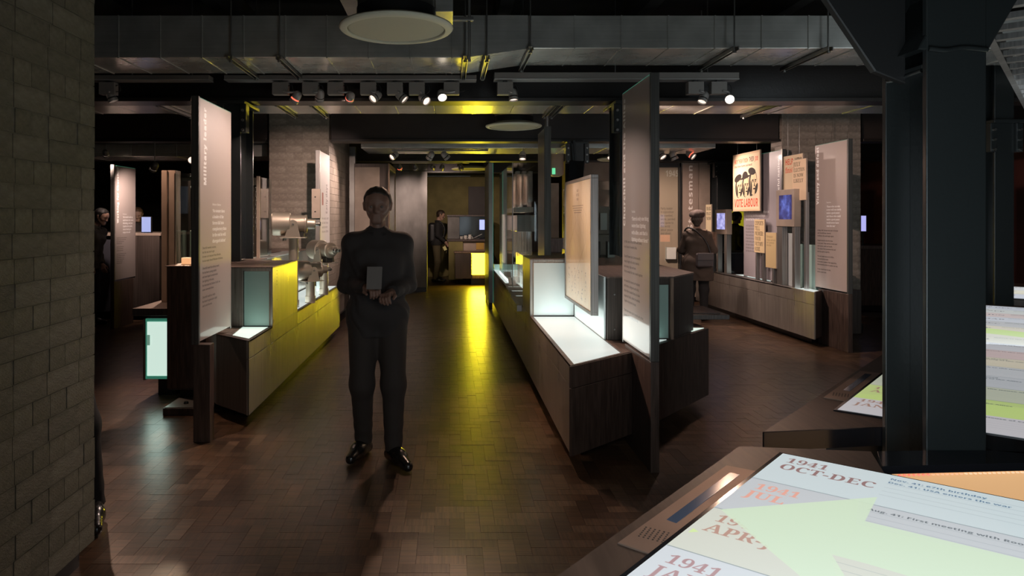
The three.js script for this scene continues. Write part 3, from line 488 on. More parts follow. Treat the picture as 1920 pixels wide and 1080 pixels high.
  part('shelf_light', prism([[1.94, 5.47], [2.1, 5.64], [1.94, 5.64]], CASE_Y, CASE_Y + 0.004), G.teal, t); areaLight(t, 0.1, 0.1, [1.99, CASE_Y + 0.012, -5.6], [0, 1, 0], lin(0.7, 1, 0.88), 1.2 * LV.tray);
  // ledge along the aisle behind the tall block
  part('ledge_rim', bd(X, X + 0.03, CASE_Y - 0.012, CASE_Y + 0.004, 6.97, 12.3, 0.001), M.caseDark, t);
  part('ledge_light', bd(X + 0.03, 1.2, CASE_Y - 0.012, CASE_Y - 0.002, 6.97, 12.2, 0), G.tray, t, 'glowing white ledge further along');
  areaLight(t, 0.42, 5.1, [0.985, CASE_Y + 0.002, -9.6], [0, 1, 0], lin(0.86, 1.0, 0.93), 1.3 * LV.tray);
  part('ledge_kerb', bd(0.78, 1.3, CASE_Y, 0.75, 12.0, 12.06), M.frostTeal, t);
  // pulled-out label drawers
  [[7.05, 0.05], [7.95, 0.03], [8.5, 0.012], [9.0, 0]].forEach(([d, e], i) => part('label_drawer', bd(X - e, X + 0.19, CASE_Y - 0.055, CASE_Y + 0.012, d, d + (i ? 0.42 : 0.8), 0.003), M.alu, t));
  part('inner_top', prism([[1.2, 8.4], [2.13, 8.4], [2.13, 12.35], [1.2, 12.35]], CASE_Y, 0.95, 0.003), M.veneer, t);
}
// ===== the long case left of the aisle
{
  const X = -1.485, t = thing('display_case', 'long stepped display case left of the aisle, its side glinting yellow', 'display case', [-2.0, 0, -7.1]);
  const front = [[X, 5.04], [-1.83, 5.35], [-2.0, 5.6]];
  part('plinth', prism([[X - 0.1, 5.35], [-1.9, 5.65], [-2.35, 5.95], [-2.35, 9.1], [X - 0.1, 9.1]], 0, 0.1), M.plinth, t);
  part('carcass', prism([[X - 0.02, 5.08], [-1.83, 5.37], [-1.98, 5.62], [-1.98, 5.8], [-2.39, 5.8], [-2.39, 9.2], [X - 0.02, 9.2]], 0.1, CASE_Y - 0.012, 0.003), M.caseDark, t);
  cladding(t, X, 1, 5.05, 9.22, 0.1, SEAM - 0.0025, 1.4, 1.65); cladding(t, X, 1, 5.05, 9.22, SEAM + 0.0025, CASE_Y, 2.8, 2.4);
  part('end_panel', prism([[X, 5.045], [-1.83, 5.352], [-1.818, 5.368], [X - 0.012, 5.07]], 0.1, CASE_Y, 0.0015), M.caseDark, t);
  part('side_end_panel', prism([[-1.83, 5.356], [-2.0, 5.6], [-1.985, 5.61], [-1.815, 5.366]], 0.1, CASE_Y, 0.001), M.caseDark, t);
  part('front_rim', [prism([[X, 5.045], [-1.83, 5.352], [-1.83, 5.42], [X, 5.12]], CASE_Y - 0.012, CASE_Y + 0.003, 0.001), bd(X - 0.028, X, CASE_Y - 0.012, CASE_Y + 0.003, 5.08, 5.73, 0.001)], M.caseDark, t);
  part('step_board', prism([[-1.69, 5.3], [-1.83, 5.42], [-1.98, 5.62], [-1.98, 5.73], [-1.74, 5.73]], CASE_Y - 0.012, CASE_Y, 0.001), M.caseMetal, t);
  part('step_light', prism([[X - 0.03, 5.135], [-1.69, 5.31], [-1.735, 5.725], [X - 0.03, 5.725]], CASE_Y - 0.012, CASE_Y - 0.002), G.teal, t, 'small glowing step at the near end');
  areaLight(t, 0.2, 0.46, [-1.62, CASE_Y + 0.003, -5.47], [0, 1, 0], lin(0.75, 1.0, 0.88), 0.9 * LV.tray);
  // tall block with a teal glass front
  part('tall_block', [bd(X - 0.02, X, CASE_Y, 1.14, 5.73, 6.66, 0.002), bd(-1.87, X - 0.02, CASE_Y, 1.128, 5.79, 6.66, 0.002), bd(-1.735, X - 0.02, 1.115, 1.14, 5.73, 5.79, 0.002), bd(-1.985, -1.735, CASE_Y, 1.14, 5.735, 5.8, 0.002)], M.caseMetal, t);
  part('block_top', bd(-1.985, X + 0.002, 1.14, 1.15, 5.725, 6.66, 0.002), M.veneer, t);
  part('frosted_front', bd(-1.73, X - 0.024, CASE_Y + 0.004, 1.112, 5.748, 5.758, 0.001), M.frostTeal, t, 'teal frosted glass front');
  part('front_edge', bd(X - 0.03, X - 0.018, CASE_Y, 1.115, 5.728, 5.76, 0.001), M.oak, t);
  for (const y of [0.78, 0.86, 0.99, 1.02, 1.05, 1.08, 1.11]) part('rivet', cyl(0.006, 0.004, [X, y, -5.87], [X + 0.003, y, -5.87], 8), M.zinc, t);
  part('screw', cyl(0.007, 0.006, [-1.84, 0.77, -5.735], [-1.84, 0.77, -5.731], 8), M.zinc, t);
  // ledge with a glowing strip where the viewers stand
  part('ledge_rim', bd(X - 0.03, X, CASE_Y - 0.012, CASE_Y + 0.003, 6.66, 9.2, 0.001), M.caseDark, t);
  part('ledge_light', bd(-1.86, X - 0.03, CASE_Y - 0.012, CASE_Y - 0.002, 6.66, 9.18, 0), G.tray, t, 'glowing strip under the viewers');
  areaLight(t, 0.32, 2.45, [-1.68, CASE_Y + 0.003, -7.92], [0, 1, 0], lin(0.86, 1.0, 0.95), 2.2 * LV.tray);
  part('rear_block', bd(-2.38, -1.88, CASE_Y, 1.14, 5.8, 9.15, 0.003), M.caseMetal, t);
  part('rear_top', [bd(-2.385, -2.1, 1.14, 1.15, 5.8, 9.15, 0.002), bd(-2.1, -1.87, 1.14, 1.15, 6.66, 7.0, 0.002), bd(-2.1, -1.87, 1.14, 1.15, 8.55, 9.15, 0.002)], M.veneer, t);
  part('frosted_inset', bd(-2.09, -1.875, 1.14, 1.147, 7.0, 8.55, 0.001), M.frost, t, 'frosted glass inset in the top');
  part('block_front', bd(-2.39, -2.0, 0.12, 1.15, 5.77, 5.8, 0.003), M.veneerDark, t);
  part('block_lid', bd(-2.4, -1.98, 1.15, 1.158, 5.755, 6.5, 0.002), M.veneer, t);
}
// ===== the case at right below the posters
{
  const X = 4.38, t = thing('display_case', 'long metal fronted display case at right, below the posters and screens', 'display case', [4.8, 0, -10.2]);
  part('plinth', prism([[X + 0.13, 8.5], [4.6, 8.6], [4.95, 8.9], [4.95, 12.05], [X + 0.13, 12.05]], 0, 0.1), M.plinth, t);
  part('carcass', prism([[X + 0.02, 8.22], [4.6, 8.45], [4.75, 8.6], [5.2, 8.62], [5.2, 9.28], [4.52, 9.28], [4.52, 9.65], [5.2, 9.65], [5.2, 12.15], [X + 0.02, 12.15]], 0.1, CASE_Y, 0.003), M.caseDark, t);
  cladding(t, X, -1, 8.2, 12.15, 0.1, SEAM - 0.0025, 1.5, 2.6); cladding(t, X, -1, 8.2, 12.15, SEAM + 0.0025, 0.668, 1.55, 1.15);
  part('end_panel', prism([[X + 0.002, 8.202], [4.6, 8.43], [4.59, 8.45], [X, 8.23]], 0.1, 0.668, 0.0015), M.veneerDark, t);
  part('top_board', [bd(X, 4.52, CASE_Y, 0.668, 8.75, 12.15, 0.002)], M.alu, t);
  part('front_light', prism([[X + 0.03, 8.26], [4.58, 8.44], [4.58, 8.72], [X + 0.03, 9.05]], CASE_Y, 0.662), G.tray, t, 'glowing near tray');
  areaLight(t, 0.16, 0.4, [4.47, 0.668, -8.55], [0, 1, 0], lin(0.9, 1, 0.97), 1.0 * LV.tray);
  part('rear_light', bd(4.52, 4.76, CASE_Y, 0.66, 9.66, 10.9, 0), G.tray, t, 'glowing tray behind the placards'); areaLight(t, 0.2, 1.2, [4.64, 0.668, -10.28], [0, 1, 0], lin(0.9, 1, 0.97), 1.2 * LV.tray);
  part('frosted_block', bd(4.5, 4.56, CASE_Y, 1.36, 8.95, 9.2, 0.002), M.frost, t, 'pale frosted block beside the blue screen'); part('frosted_flank', bd(4.62, 4.7, CASE_Y, 1.22, 8.62, 9.2, 0.002), M.frostTeal, t, 'grey green frosted block');
}
// ===== far left: lit kiosk below a dark shelf
{
  const d = 5.9, xl = wx(268, d), t = thing('light_kiosk', 'low kiosk with a glowing pale green window under a dark shelf, at left', 'kiosk', [-2.55, 0, -6.2]);
  part('plinth', bd(xl + 0.08, -2.42, 0, 0.16, 6.02, 6.6), M.plinth, t);
  part('side_cheek', bd(xl, xl + 0.022, 0.16, 0.69, d, 6.6, 0.002), M.oak, t);
  part('rear_body', bd(xl + 0.022, -2.42, 0.16, 0.69, d + 0.06, 6.6, 0.002), M.caseDark, t);
  part('glowing_window', bd(xl + 0.03, -2.42, 0.195, 0.665, d + 0.012, d + 0.05, 0.002), G.teal, t, 'glowing pale green window');
  part('glass_edge', [bd(xl + 0.022, xl + 0.032, 0.17, 0.69, d, d + 0.012, 0.001), bd(xl + 0.022, -2.42, 0.665, 0.69, d, d + 0.03, 0.001), bd(xl + 0.022, -2.42, 0.17, 0.195, d, d + 0.03, 0.001)], M.glassEdge, t);
  part('latch', bd(xl + 0.033, xl + 0.058, 0.46, 0.55, d + 0.002, d + 0.012, 0.002), glow(0.2, 0.4, 0.3, 0.5), t);  // latch given a glow to lift it against the backlight
  areaLight(t, 0.17, 0.46, [xl + 0.12, 0.43, -d + 0.002], [0, -0.05, 1], lin(0.75, 1.0, 0.87), 1.6 * LV.tray);
  part('shelf', bd(wx(252, d), -2.42, 0.72, 0.785, d - 0.04, 6.45, 0.004), M.caseDark, t);
}
// ---------------------------------------------------------------- timeline table with lit screens, in modules along a diagonal
const TY = 0.80, UX = [0.778, -0.627], AX = [0.68, 0.733];               // reading direction and the table's long direction, as [x, d]
const tp = (px, py) => { const d = (EYE - TY) * FOCAL / (py - VY); return [(px - VX) * d / FOCAL, d]; };   // point on the table top
const off = (p, a, u) => [p[0] + AX[0] * a + UX[0] * u, p[1] + AX[1] * a + UX[1] * u];
const cells = ['#dfe3e0', '#c9c9cb', '#e3e0cd', '#d6dbe6', '#d9dde6', '#e6e3d2', '#cfd3d6', '#e2d0cd', '#e6dcc6', '#d4d6dc'];
function tableScreen(rows, w, h, ppm, draw) {
  return canvasTex(Math.round(w * ppm), Math.round(h * ppm), (g, W, Hh) => {
    const rh = Hh / rows.length;
    rows.forEach((r, i) => {
      const y = i * rh; g.fillStyle = r.bg; g.fillRect(0, y, W, rh); g.fillStyle = 'rgba(90,110,120,0.75)'; g.fillRect(0, y + rh - 0.004 * ppm, W, 0.004 * ppm);
      g.fillStyle = r.ink; const put = (s, yy, size) => { g.save(); g.font = `bold ${size * ppm}px serif`; g.translate(0.028 * ppm, y + yy * ppm); g.scale(0.8, 1); g.fillText(s, 0, 0); g.restore(); };
      put(r.a, 0.08, 0.066); put(r.b, 0.15, 0.07);
      g.font = `bold ${0.019 * ppm}px sans-serif`; g.fillStyle = r.sub ?? '#33424c'; (r.t ?? []).forEach((s, k) => { g.save(); g.translate(0.3 * ppm, y + (0.045 + k * 0.034) * ppm); g.scale(1.1, 1); g.fillText(s, 0, 0); g.restore(); });
      g.fillStyle = 'rgba(70,90,100,0.35)'; for (let k = 0; k < 5; k++) g.fillRect(0.3 * ppm, y + (0.052 + k * 0.034) * ppm, 0.36 * ppm, 0.0018 * ppm);
      if (r.dot) { g.fillStyle = '#c3c3f6'; g.beginPath(); g.arc(0.8 * ppm, y + 0.002 * ppm, 0.055 * ppm, 0, Math.PI); g.fill(); }
    });
    draw(g, ppm);
  });
}
function tableModule(label, wood, corner, a0, a1, w, tex, plateShift, strength, bright = 0.68) {
  const c0 = off(corner, 0, 0), t = thing('timeline_table', label, 'table', [c0[0], 0, -c0[1]]);
  part('wood_top', prism(wood, TY - 0.065, TY - 0.006, 0.002), M.tableWood, t);
  const q = [off(corner, a1, 0), off(corner, a1, w), off(corner, a0, w), off(corner, a0, 0)];
  part('screen_bed', prism([off(corner, a1 + 0.008, -0.012), off(corner, a1 + 0.008, w), off(corner, a0 - 0.008, w), off(corner, a0 - 0.008, -0.012)], TY - 0.0062, TY - 0.001), M.blackGloss, t);
  const P = q.map(([x, d]) => [x, TY, -d]);
  part('lit_screen', face(P[0], P[1], P[2], P[3]), std({ color: lin(0.3, 0.3, 0.3), roughness: 0.75, emissive: lin(1, 1, 1), emissiveMap: tex, emissiveIntensity: bright }), t, 'lit timeline screen');
  const m = off(corner, (a0 + a1) / 2, w / 2), l = areaLight(t, w, Math.abs(a1 - a0), [m[0], TY + 0.004, -m[1]], [0, 1, 0], lin(0.82, 0.95, 1.03), strength * LV.table);
  l.rotateZ(0); l.quaternion.setFromRotationMatrix(new THREE.Matrix4().makeBasis(V(UX[0], 0, -UX[1]), V(-AX[0], 0, AX[1]).normalize().negate().multiplyScalar(1), V(0, -1, 0)));
  // metal strip with a touch slot and a small speaker
  const sh = (p) => [p[0] + plateShift[0], p[1] + plateShift[1]];
  const plate = [[1158, 1015.5], [1362, 871], [1419, 882], [1223, 1038]].map((p) => sh(tp(...p)));
  part('metal_strip', prism(plate, TY - 0.0062, TY - 0.002, 0.0008), M.copper, t);
  const slot = [[1250, 973], [1369, 885], [1387, 889], [1268, 979.5]].map((p) => sh(tp(...p)));
  part('touch_slot', prism(slot, TY - 0.0024, TY - 0.0012), std({ color: lin(0.08, 0.11, 0.17), roughness: 0.12 }), t, 'blue grey glossy touch slot');
  const o = sh(tp(1224, 1001)), dots = [], dir = (i, j) => [o[0] + i * 0.011 * 0.55 + j * 0.011 * 0.83, o[1] + i * 0.011 * 0.84 - j * 0.011 * 0.56];
  for (let i = -3; i < 3; i++) for (let j = -3; j < 3; j++) { const p = dir(i + 0.5, j + 0.5), q2 = dir(i + 0.95, j + 0.5), q3 = dir(i + 0.95, j + 0.85), q4 = dir(i + 0.5, j + 0.85); dots.push(prism([p, q2, q3, q4], TY - 0.0022, TY - 0.0014)); }
  part('speaker_holes', dots, M.black, t);
  return t;
}
{
  const S0 = tp(1468, 850), inv = (px, py, ppm) => { const p = tp(px, py), x = p[0] - S0[0], d = p[1] - S0[1], det = UX[0] * -AX[1] - UX[1] * -AX[0]; return [(x * -AX[1] - d * -AX[0]) / det * ppm, (UX[0] * d - UX[1] * x) / det * ppm]; };
  const rows = [{ a: '1941', b: 'OCT-DEC', bg: '#cfdde0', ink: '#8a5a58', t: ['Nov. 41: 67th birthday', 'Dec. 41: USA enters the war'], sub: '#2b5f86', dot: 1 }, { a: '1941', b: 'JUL', bg: '#c6cbcf', ink: '#f0a088', t: ['Aug. 41: First meeting with Roosevelt'], dot: 1 }, { a: '1941', b: 'APR-JUN', bg: '#d6d8c8', ink: '#b57a5e' }, { a: '1941', b: 'JAN-MAR', bg: '#d3d9de', ink: '#a5686b' }, { a: '1940', b: 'OCT-DEC', bg: '#d6dbd6', ink: '#8a5a58' }, { a: '1940', b: 'JUL-SEP', bg: '#d9dde2', ink: '#8a5a58' }, { a: '1940', b: 'APR-JUN', bg: '#dedccb', ink: '#8a5a58' }, { a: '1940', b: 'JAN-MAR', bg: '#d3d9de', ink: '#8a5a58' }];
  const tex = tableScreen(rows, 1.2, 0.281 * 8, 900, (g, ppm) => {
    // the large pale green arrow on the screen
    const arrow = (pts, c) => { g.fillStyle = c; g.beginPath(); pts.forEach((p, i) => { const q = inv(p[0], p[1], ppm); i ? g.lineTo(...q) : g.moveTo(...q); }); g.closePath(); g.fill(); };
    arrow([[1351, 955], [1645, 932], [1622, 977], [1925, 1050], [1925, 1088], [1745, 1088], [1560, 1040], [1590, 1090], [1500, 1080]], 'rgba(214,236,200,0.9)');
    arrow([[1362, 957], [1610, 938], [1605, 983], [1925, 1056], [1925, 1088], [1730, 1088], [1555, 1036], [1570, 1088], [1506, 1082]], '#d4eac8');
    arrow([[1300, 990], [1310, 997], [1290, 998]], '#d8f09a');
  });
  const t = tableModule('near timeline table module with a lit screen reading 1941 and a pale green arrow', [tp(1385, 833), [1.385, 2.243], [1.3, 2.033], [2.3, 1.235], [0.55, -0.65], [-0.98, 0.11]], S0, -0.281 * 8, 0, 1.2, tex, [0, 0], 3.2);
  part('pedestal', prism([[1.0, 2.1], [1.28, 2.0], [1.9, 1.5], [1.3, 0.7], [0.1, 0.95]], 0, TY - 0.065), M.plinth, t);
}
{
  const S2 = [1.539, 2.71], rows = []; const names = ['OCT-DEC', 'JUL-SEP', 'APR-JUN', 'JAN-MAR'];
  for (let i = 0; i < 16; i++) rows.push({ a: String(1945 - Math.floor(i / 4)), b: names[i % 4], bg: cells[(i * 7 + 3) % 10], ink: i > 13 ? '#a87f70' : '#77727a', t: i % 2 ? ['Speech to the House of Commons'] : ['Visit abroad', 'Meeting of the Allies'], dot: i === 15 });
  rows[15].b = 'JAN-MAR'; rows[15].bg = '#d5d3d8'; rows[14].bg = '#c9e08a'; rows[13].bg = '#c8cdb9'; rows[12].bg = '#c9cdd2'; rows[11].bg = '#cfd2d6'; rows[10].bg = '#e0d8c2'; rows[9].bg = '#dcc7c6';
  const tex = tableScreen(rows, 1.15, 4.5, 440, (g, ppm) => { g.fillStyle = '#cde887'; g.beginPath(); g.moveTo(0, 4.16 * ppm); g.bezierCurveTo(0.4 * ppm, 3.98 * ppm, 0.7 * ppm, 4.0 * ppm, 1.2 * ppm, 3.98 * ppm); g.lineTo(1.2 * ppm, 4.2 * ppm); g.lineTo(0, 4.24 * ppm); g.fill(); g.fillStyle = '#d2ee86'; g.beginPath(); g.moveTo(0, 1.55 * ppm); g.bezierCurveTo(0.4 * ppm, 1.5 * ppm, 0.8 * ppm, 1.9 * ppm, 1.2 * ppm, 1.9 * ppm); g.lineTo(1.2 * ppm, 2.15 * ppm); g.bezierCurveTo(0.8 * ppm, 2.1 * ppm, 0.4 * ppm, 1.8 * ppm, 0, 1.8 * ppm); g.fill(); });
  const t = tableModule('long second module of the timeline table, running away behind the near column', [[1.121, 2.444], [1.55, 2.5], [1.79, 2.505], [1.93, 2.4], [2.55, 1.93], [2.72, 2.1], [5.72, 5.33], [4.72, 6.12], [4.2, 5.72]], S2, 0.0, 4.5, 1.15, tex, [1.195, 1.30], 2.6, 0.52);
  part('pedestal', prism([[1.5, 2.72], [2.5, 2.2], [5.3, 5.3], [4.6, 5.85]], 0, TY - 0.065), M.plinth, t);
  part('edge_band', prism([[1.119, 2.441], [1.55, 2.497], [1.79, 2.502], [1.79, 2.492], [1.55, 2.487], [1.12, 2.431]], TY - 0.07, TY - 0.004), M.blackGloss, t);
  // the second strip is the far end of the near one: same depth of border
}
{
  const t = tableModule('furthest timeline table module, a sliver of lit screen right of the near column', [[4.9, 6.62], [5.2, 6.5], [6.2, 5.75], [7.6, 7.2], [6.4, 8.3]], [5.15, 6.66], 0.0, 1.4, 1.1, tableScreen([{ a: '1954', b: 'OCT-DEC', bg: '#d9dde0', ink: '#565257' }, { a: '1954', b: 'JUL-SEP', bg: '#e3e0cd', ink: '#565257' }, { a: '1954', b: 'APR-JUN', bg: '#d6dbe6', ink: '#565257' }], 1.1, 1.4, 300, () => {}), [4.75, 5.2], 0.4);
  part('pedestal', prism([[5.4, 6.7], [6.2, 6.1], [7.2, 7.1], [6.4, 7.9]], 0, TY - 0.065), M.plinth, t);
}
const ledMats = [glow(0.9, 0.13, 0.06, 0.9), glow(0.85, 0.36, 0.14, 0.9), glow(0.85, 0.5, 0.25, 0.9)];
{ // black cover plate between the modules, lit orange from below its front edge
  const t = thing('cover_plate', 'black glossy cover plate round the near column foot, with an orange lit fascia below', 'cover plate', [1.6, 0, -2.2]);
  part('plate', prism([[1.33, 2.099], [2.3, 2.16], [2.5, 1.96], [2.53, 1.99], [1.92, 2.395], [1.785, 2.492], [1.785, 2.243], [1.56, 2.243], [1.4, 2.235]], TY - 0.028, TY - 0.003, 0.001), M.blackGloss, t);
  part('orange_fascia', prism([[1.375, 2.112], [2.28, 2.17], [2.28, 2.18], [1.375, 2.122]], 0.3, TY - 0.0285), std({ color: lin(0.5, 0.3, 0.15), roughness: 0.5, emissive: lin(0.56, 0.32, 0.15), emissiveIntensity: 0.95 }), t, 'orange backlit fascia');
  for (let i = 0; i < 40; i++) { const f = i / 39, x = 1.385 + f * 0.6, d = 2.107 + f * 0.0385; part('led', bd(x, x + 0.007, TY - 0.036, TY - 0.031, d - 0.004, d + 0.003, 0.001), ledMats[i < 7 ? 0 : i < 14 ? 1 : 2], t); }
  areaLight(t, 0.8, 0.3, [1.8, 0.6, -2.12], [0, 0, 1], lin(1, 0.45, 0.16), 0.6);
  part('support', bd(1.5, 2.2, 0, 0.3, 2.19, 2.24), M.plinth, t);
}
{ // slatted tray overhead at upper right
  const y = 2.4, o = [2.58, 3.27], t = thing('overhead_tray', 'grey slatted cable tray hanging at the upper right corner', 'cable tray', [o[0], y, -o[1]]);
  const st = (a, u0, u1, wd, y0, y1) => prism([off(o, a - wd, u0), off(o, a + wd, u0), off(o, a + wd, u1), off(o, a - wd, u1)], y0, y1);
  part('side_rail', prism([off(o, -1.2, 0), off(o, 3.2, 0), off(o, 3.2, 0.03), off(o, -1.2, 0.03)], y, y + 0.11), M.alu, t); part('side_rail', prism([off(o, -1.2, 0.9), off(o, 3.2, 0.9), off(o, 3.2, 0.93), off(o, -1.2, 0.93)], y, y + 0.11), M.alu, t);
  for (let k = 0; k < 20; k++) part('slat', st(-1.05 + k * 0.21, 0.03, 0.9, 0.022, y + 0.004, y + 0.03), M.alu, t);
  for (const a of [-0.9, 2.9]) for (const u of [0.015, 0.915]) { const p = off(o, a, u); part('drop_rod', cyl(0.006, 0.006, [p[0], y + 0.1, -p[1]], [p[0], 3.5, -p[1]], 8), M.zinc, t); }
}
// ---------------------------------------------------------------- coin viewers on the left ledge
function coinViewer(label, x, d, yA, yP, dir, s = 1) {
  const t = thing('coin_viewer', label, 'telescope', [x, 0.65, -d], 'bronze coloured viewers on the left ledge');
  const ang = Math.atan2(-dir[1], dir[0]);                                // local +x is the eyepiece end
  const put = (g) => { g.scale(s, s, s); g.rotateY(ang); g.translate(x, yA, -d); return g; };
  const L = (p) => { const g = lathe(p, 40); g.rotateZ(-Math.PI / 2); return put(g); };
  const h = (yA - yP) / s, post = yP - 0.005;
  part('pole', cyl(0.048, 0.048, [x, 0.65, -d], [x, post, -d], 24), M.bronze, t); part('pole_collar', [cyl(0.056, 0.056, [x, 0.65, -d], [x, 0.72, -d], 24), cyl(0.06, 0.056, [x, 0.645, -d], [x, 0.66, -d], 24)], M.bronze, t);
  part('mount_plate', put(bx(-0.13, 0.13, -h - 0.004, -h + 0.006, -0.12, 0.12, 0.003)), M.bronze, t);
  for (const z of [-1, 1]) {
    const sh = new THREE.Shape(); sh.moveTo(-0.085, -h); sh.lineTo(0.075, -h); sh.lineTo(0.042, -0.01); sh.absarc(0, 0, 0.042, 0, Math.PI, false); sh.lineTo(-0.042, -0.01); sh.closePath();
    const g = new THREE.ExtrudeGeometry(sh, { depth: 0.014, bevelEnabled: true, bevelSize: 0.002, bevelThickness: 0.002, bevelSegments: 1, curveSegments: 10 }); g.translate(0, 0, z > 0 ? 0.088 : -0.102); part('yoke_cheek', put(metric(g)), M.bronze, t);
    part('pivot_bolt', put(cyl(0.012, 0.01, [0, 0, z * 0.1], [0, 0, z * 0.118], 10)), M.zinc, t); part('plate_bolt', put(cyl(0.012, 0.012, [-0.09, -h - 0.03, z * 0.09], [-0.09, -h, z * 0.09], 8)), M.zinc, t);
  }
  part('objective_drum', L([[0, -0.2], [0.098, -0.2], [0.1, -0.215], [0.112, -0.215], [0.118, -0.2], [0.118, -0.04], [0.112, -0.03], [0.085, -0.03]]), M.bronze, t);
  part('objective_lens', L([[0, -0.206], [0.06, -0.205], [0.098, -0.201]]), M.lens, t);
  part('barrel', L([[0.088, -0.035], [0.088, 0.11], [0.094, 0.114], [0.094, 0.135], [0.07, 0.14], [0, 0.14]]), M.bronze, t);
  part('eyepiece_tube', L([[0.05, 0.138], [0.052, 0.15], [0.05, 0.215], [0.042, 0.222], [0, 0.222]]), M.bronze, t);
  for (const z of [-0.026, 0.026]) part('ocular', put((() => { const g = lathe([[0.017, 0], [0.022, 0.01], [0.02, 0.03], [0.024, 0.04], [0.02, 0.055], [0.01, 0.05]], 16); g.rotateZ(-Math.PI / 2); g.translate(0.218, 0, z); return g; })()), M.zinc, t);
  part('counterweight', put(bx(0.03, 0.11, -h + 0.006, -0.075, -0.05, 0.05, 0.01)), M.bronzeDark, t);
}
coinViewer('tallest bronze viewer on a high pole, seen in profile', -1.6, 7.0, 1.5, 1.36, [0.97, -0.16], 1.0);
coinViewer('furthest bronze viewer, its round objective turned to the lens', -1.5, 8.15, 1.18, 1.03, [0.72, 0.66], 0.98);
coinViewer('lowest bronze viewer on the shortest pole, eyepiece to the front', -1.505, 7.38, 1.0, 0.885, [0.78, -0.6], 0.88);

// ---------------------------------------------------------------- framed map board over the glowing tray
{
  const x = 1.064, t = thing('map_board', 'thick framed tan map board standing over the glowing tray', 'map', [x, 0.83, -5.68]);
  const tex = canvasTex(512, 480, (g, w, h) => {
    g.fillStyle = '#d8c6a4'; g.fillRect(0, 0, w, h);
    for (let i = 0; i < 900; i++) { const y = lat[i * 3] * h, xx = lat[i * 3 + 1] * w; g.fillStyle = `rgba(${150 + lat[i] * 60},${120 + lat[i] * 40},80,0.10)`; g.fillRect(xx, y, 2 + lat[i * 5] * 3, 20 + lat[i * 7] * 70); }
    g.strokeStyle = 'rgba(95,80,60,0.5)'; g.lineWidth = 1.3; for (let k = 0; k < 7; k++) { g.beginPath(); for (let i = 0; i <= 40; i++) { const a = i / 40, yy = 110 + a * 330, xx = 120 + k * 46 + 30 * Math.sin(a * 9 + k) + 16 * Math.sin(a * 23 + k * 2); i ? g.lineTo(xx, yy) : g.moveTo(xx, yy); } g.stroke(); }
    g.fillStyle = 'rgba(70,55,40,0.75)'; g.font = 'bold 15px serif'; g.textAlign = 'center'; ['MAP', 'OF THE', 'WAR'].forEach((s, i) => g.fillText(s, 260, 40 + i * 17)); for (let i = 0; i < 4; i++) { g.fillRect(150 + i * 12, 94 + i * 9, 220 - i * 24, 2); }
    g.fillStyle = 'rgba(60,60,60,0.45)'; for (let i = 0; i < 60; i++) { const c = Math.floor(lat[i * 11] * 6); g.fillRect(60 + c * 66 + lat[i * 13] * 26, 345 + lat[i * 17] * 110, 4 + lat[i * 19] * 12, 5); }
  });
  part('map_print', face([x - 0.001, 1.862, -6.24], [x - 0.001, 1.862, -5.125], [x - 0.001, 0.855, -5.125], [x - 0.001, 0.855, -6.24]), std({ map: tex, roughness: 0.45, clearcoat: 1, clearcoatRoughness: 0.03 }), t);
  part('board', bd(x, x + 0.046, 0.84, 1.878, 5.105, 6.262, 0.002), M.aluDark, t);
  part('frame', [bd(x - 0.008, x + 0.048, 0.83, 0.856, 5.1, 6.268, 0.002), bd(x - 0.008, x + 0.048, 1.861, 1.887, 5.1, 6.268, 0.002), bd(x - 0.008, x + 0.048, 0.856, 1.861, 5.1, 5.126, 0.002), bd(x - 0.008, x + 0.048, 0.856, 1.861, 6.242, 6.268, 0.002)], M.alu, t);
  for (const d of [5.4, 6.0]) part('stand_off', cyl(0.012, 0.012, [x + 0.046, 0.98, -d], [1.158, 0.98, -d], 12), M.zinc, t);
}
{ // slim dark board with a suspension pole
  const x = 1.095, t = thing('slim_board', 'slim dark upright board with a steel pole, behind the map board', 'board', [1.13, 0.65, -8.2]);
  part('face_sheet', bd(x, x + 0.012, 0.655, 2.6, 7.92, 8.46, 0.002), M.alu, t); part('end_cap', bd(x, x + 0.076, 0.655, 2.62, 7.88, 7.92, 0.003), M.aluDark, t); part('rear_sheet', bd(x + 0.064, x + 0.076, 0.655, 2.6, 7.92, 8.39, 0.002), M.aluDark, t);
  part('pole', cyl(0.022, 0.022, [x + 0.045, 2.6, -8.0], [x + 0.045, 3.4, -8.0], 14), M.alu, t);
}
{ // end board by the aisle
  const t = thing('end_board', 'pale blue grey upright board at the far end of the right case', 'board', [0.73, 0, -11.9]);
  part('board', bd(0.665, 0.735, 0.12, 2.5, 11.6, 12.9, 0.004), std({ color: lin(0.25, 0.28, 0.28), roughness: 0.4, metalness: 0.3 }), t); part('edge_strip', bd(0.735, 0.742, 0.12, 2.5, 11.6, 11.64, 0.002), M.glassEdge, t); part('foot', bd(0.67, 0.73, 0, 0.12, 11.65, 12.8), M.plinth, t);
}
function glassBox(label, x0, x1, y0, y1, d0, d1, frame, open = false, name = 'glass_case', category = 'showcase') {
  const t = thing(name, label, category, [(x0 + x1) / 2, y0, -(d0 + d1) / 2]), g = 0.006;
  part('glass_pane', bd(x0, x1, y0, y1, d0, d0 + g, 0.0), M.glass, t); part('glass_pane', bd(x0, x0 + g, y0, y1, d0 + g, d1 - g, 0), M.glass, t); if (!open) part('glass_pane', bd(x1 - g, x1, y0, y1, d0 + g, d1 - g, 0), M.glass, t); part('glass_lid', bd(x0, x1, y1, y1 + g, d0, d1, 0), M.glass, t);
  for (const x of [x0 - 0.004, x1 - 0.008]) part('corner_post', bd(x, x + 0.012, y0, y1 + 0.008, d0 - 0.004, d0 + 0.008, 0.001), frame, t);
  return t;
}
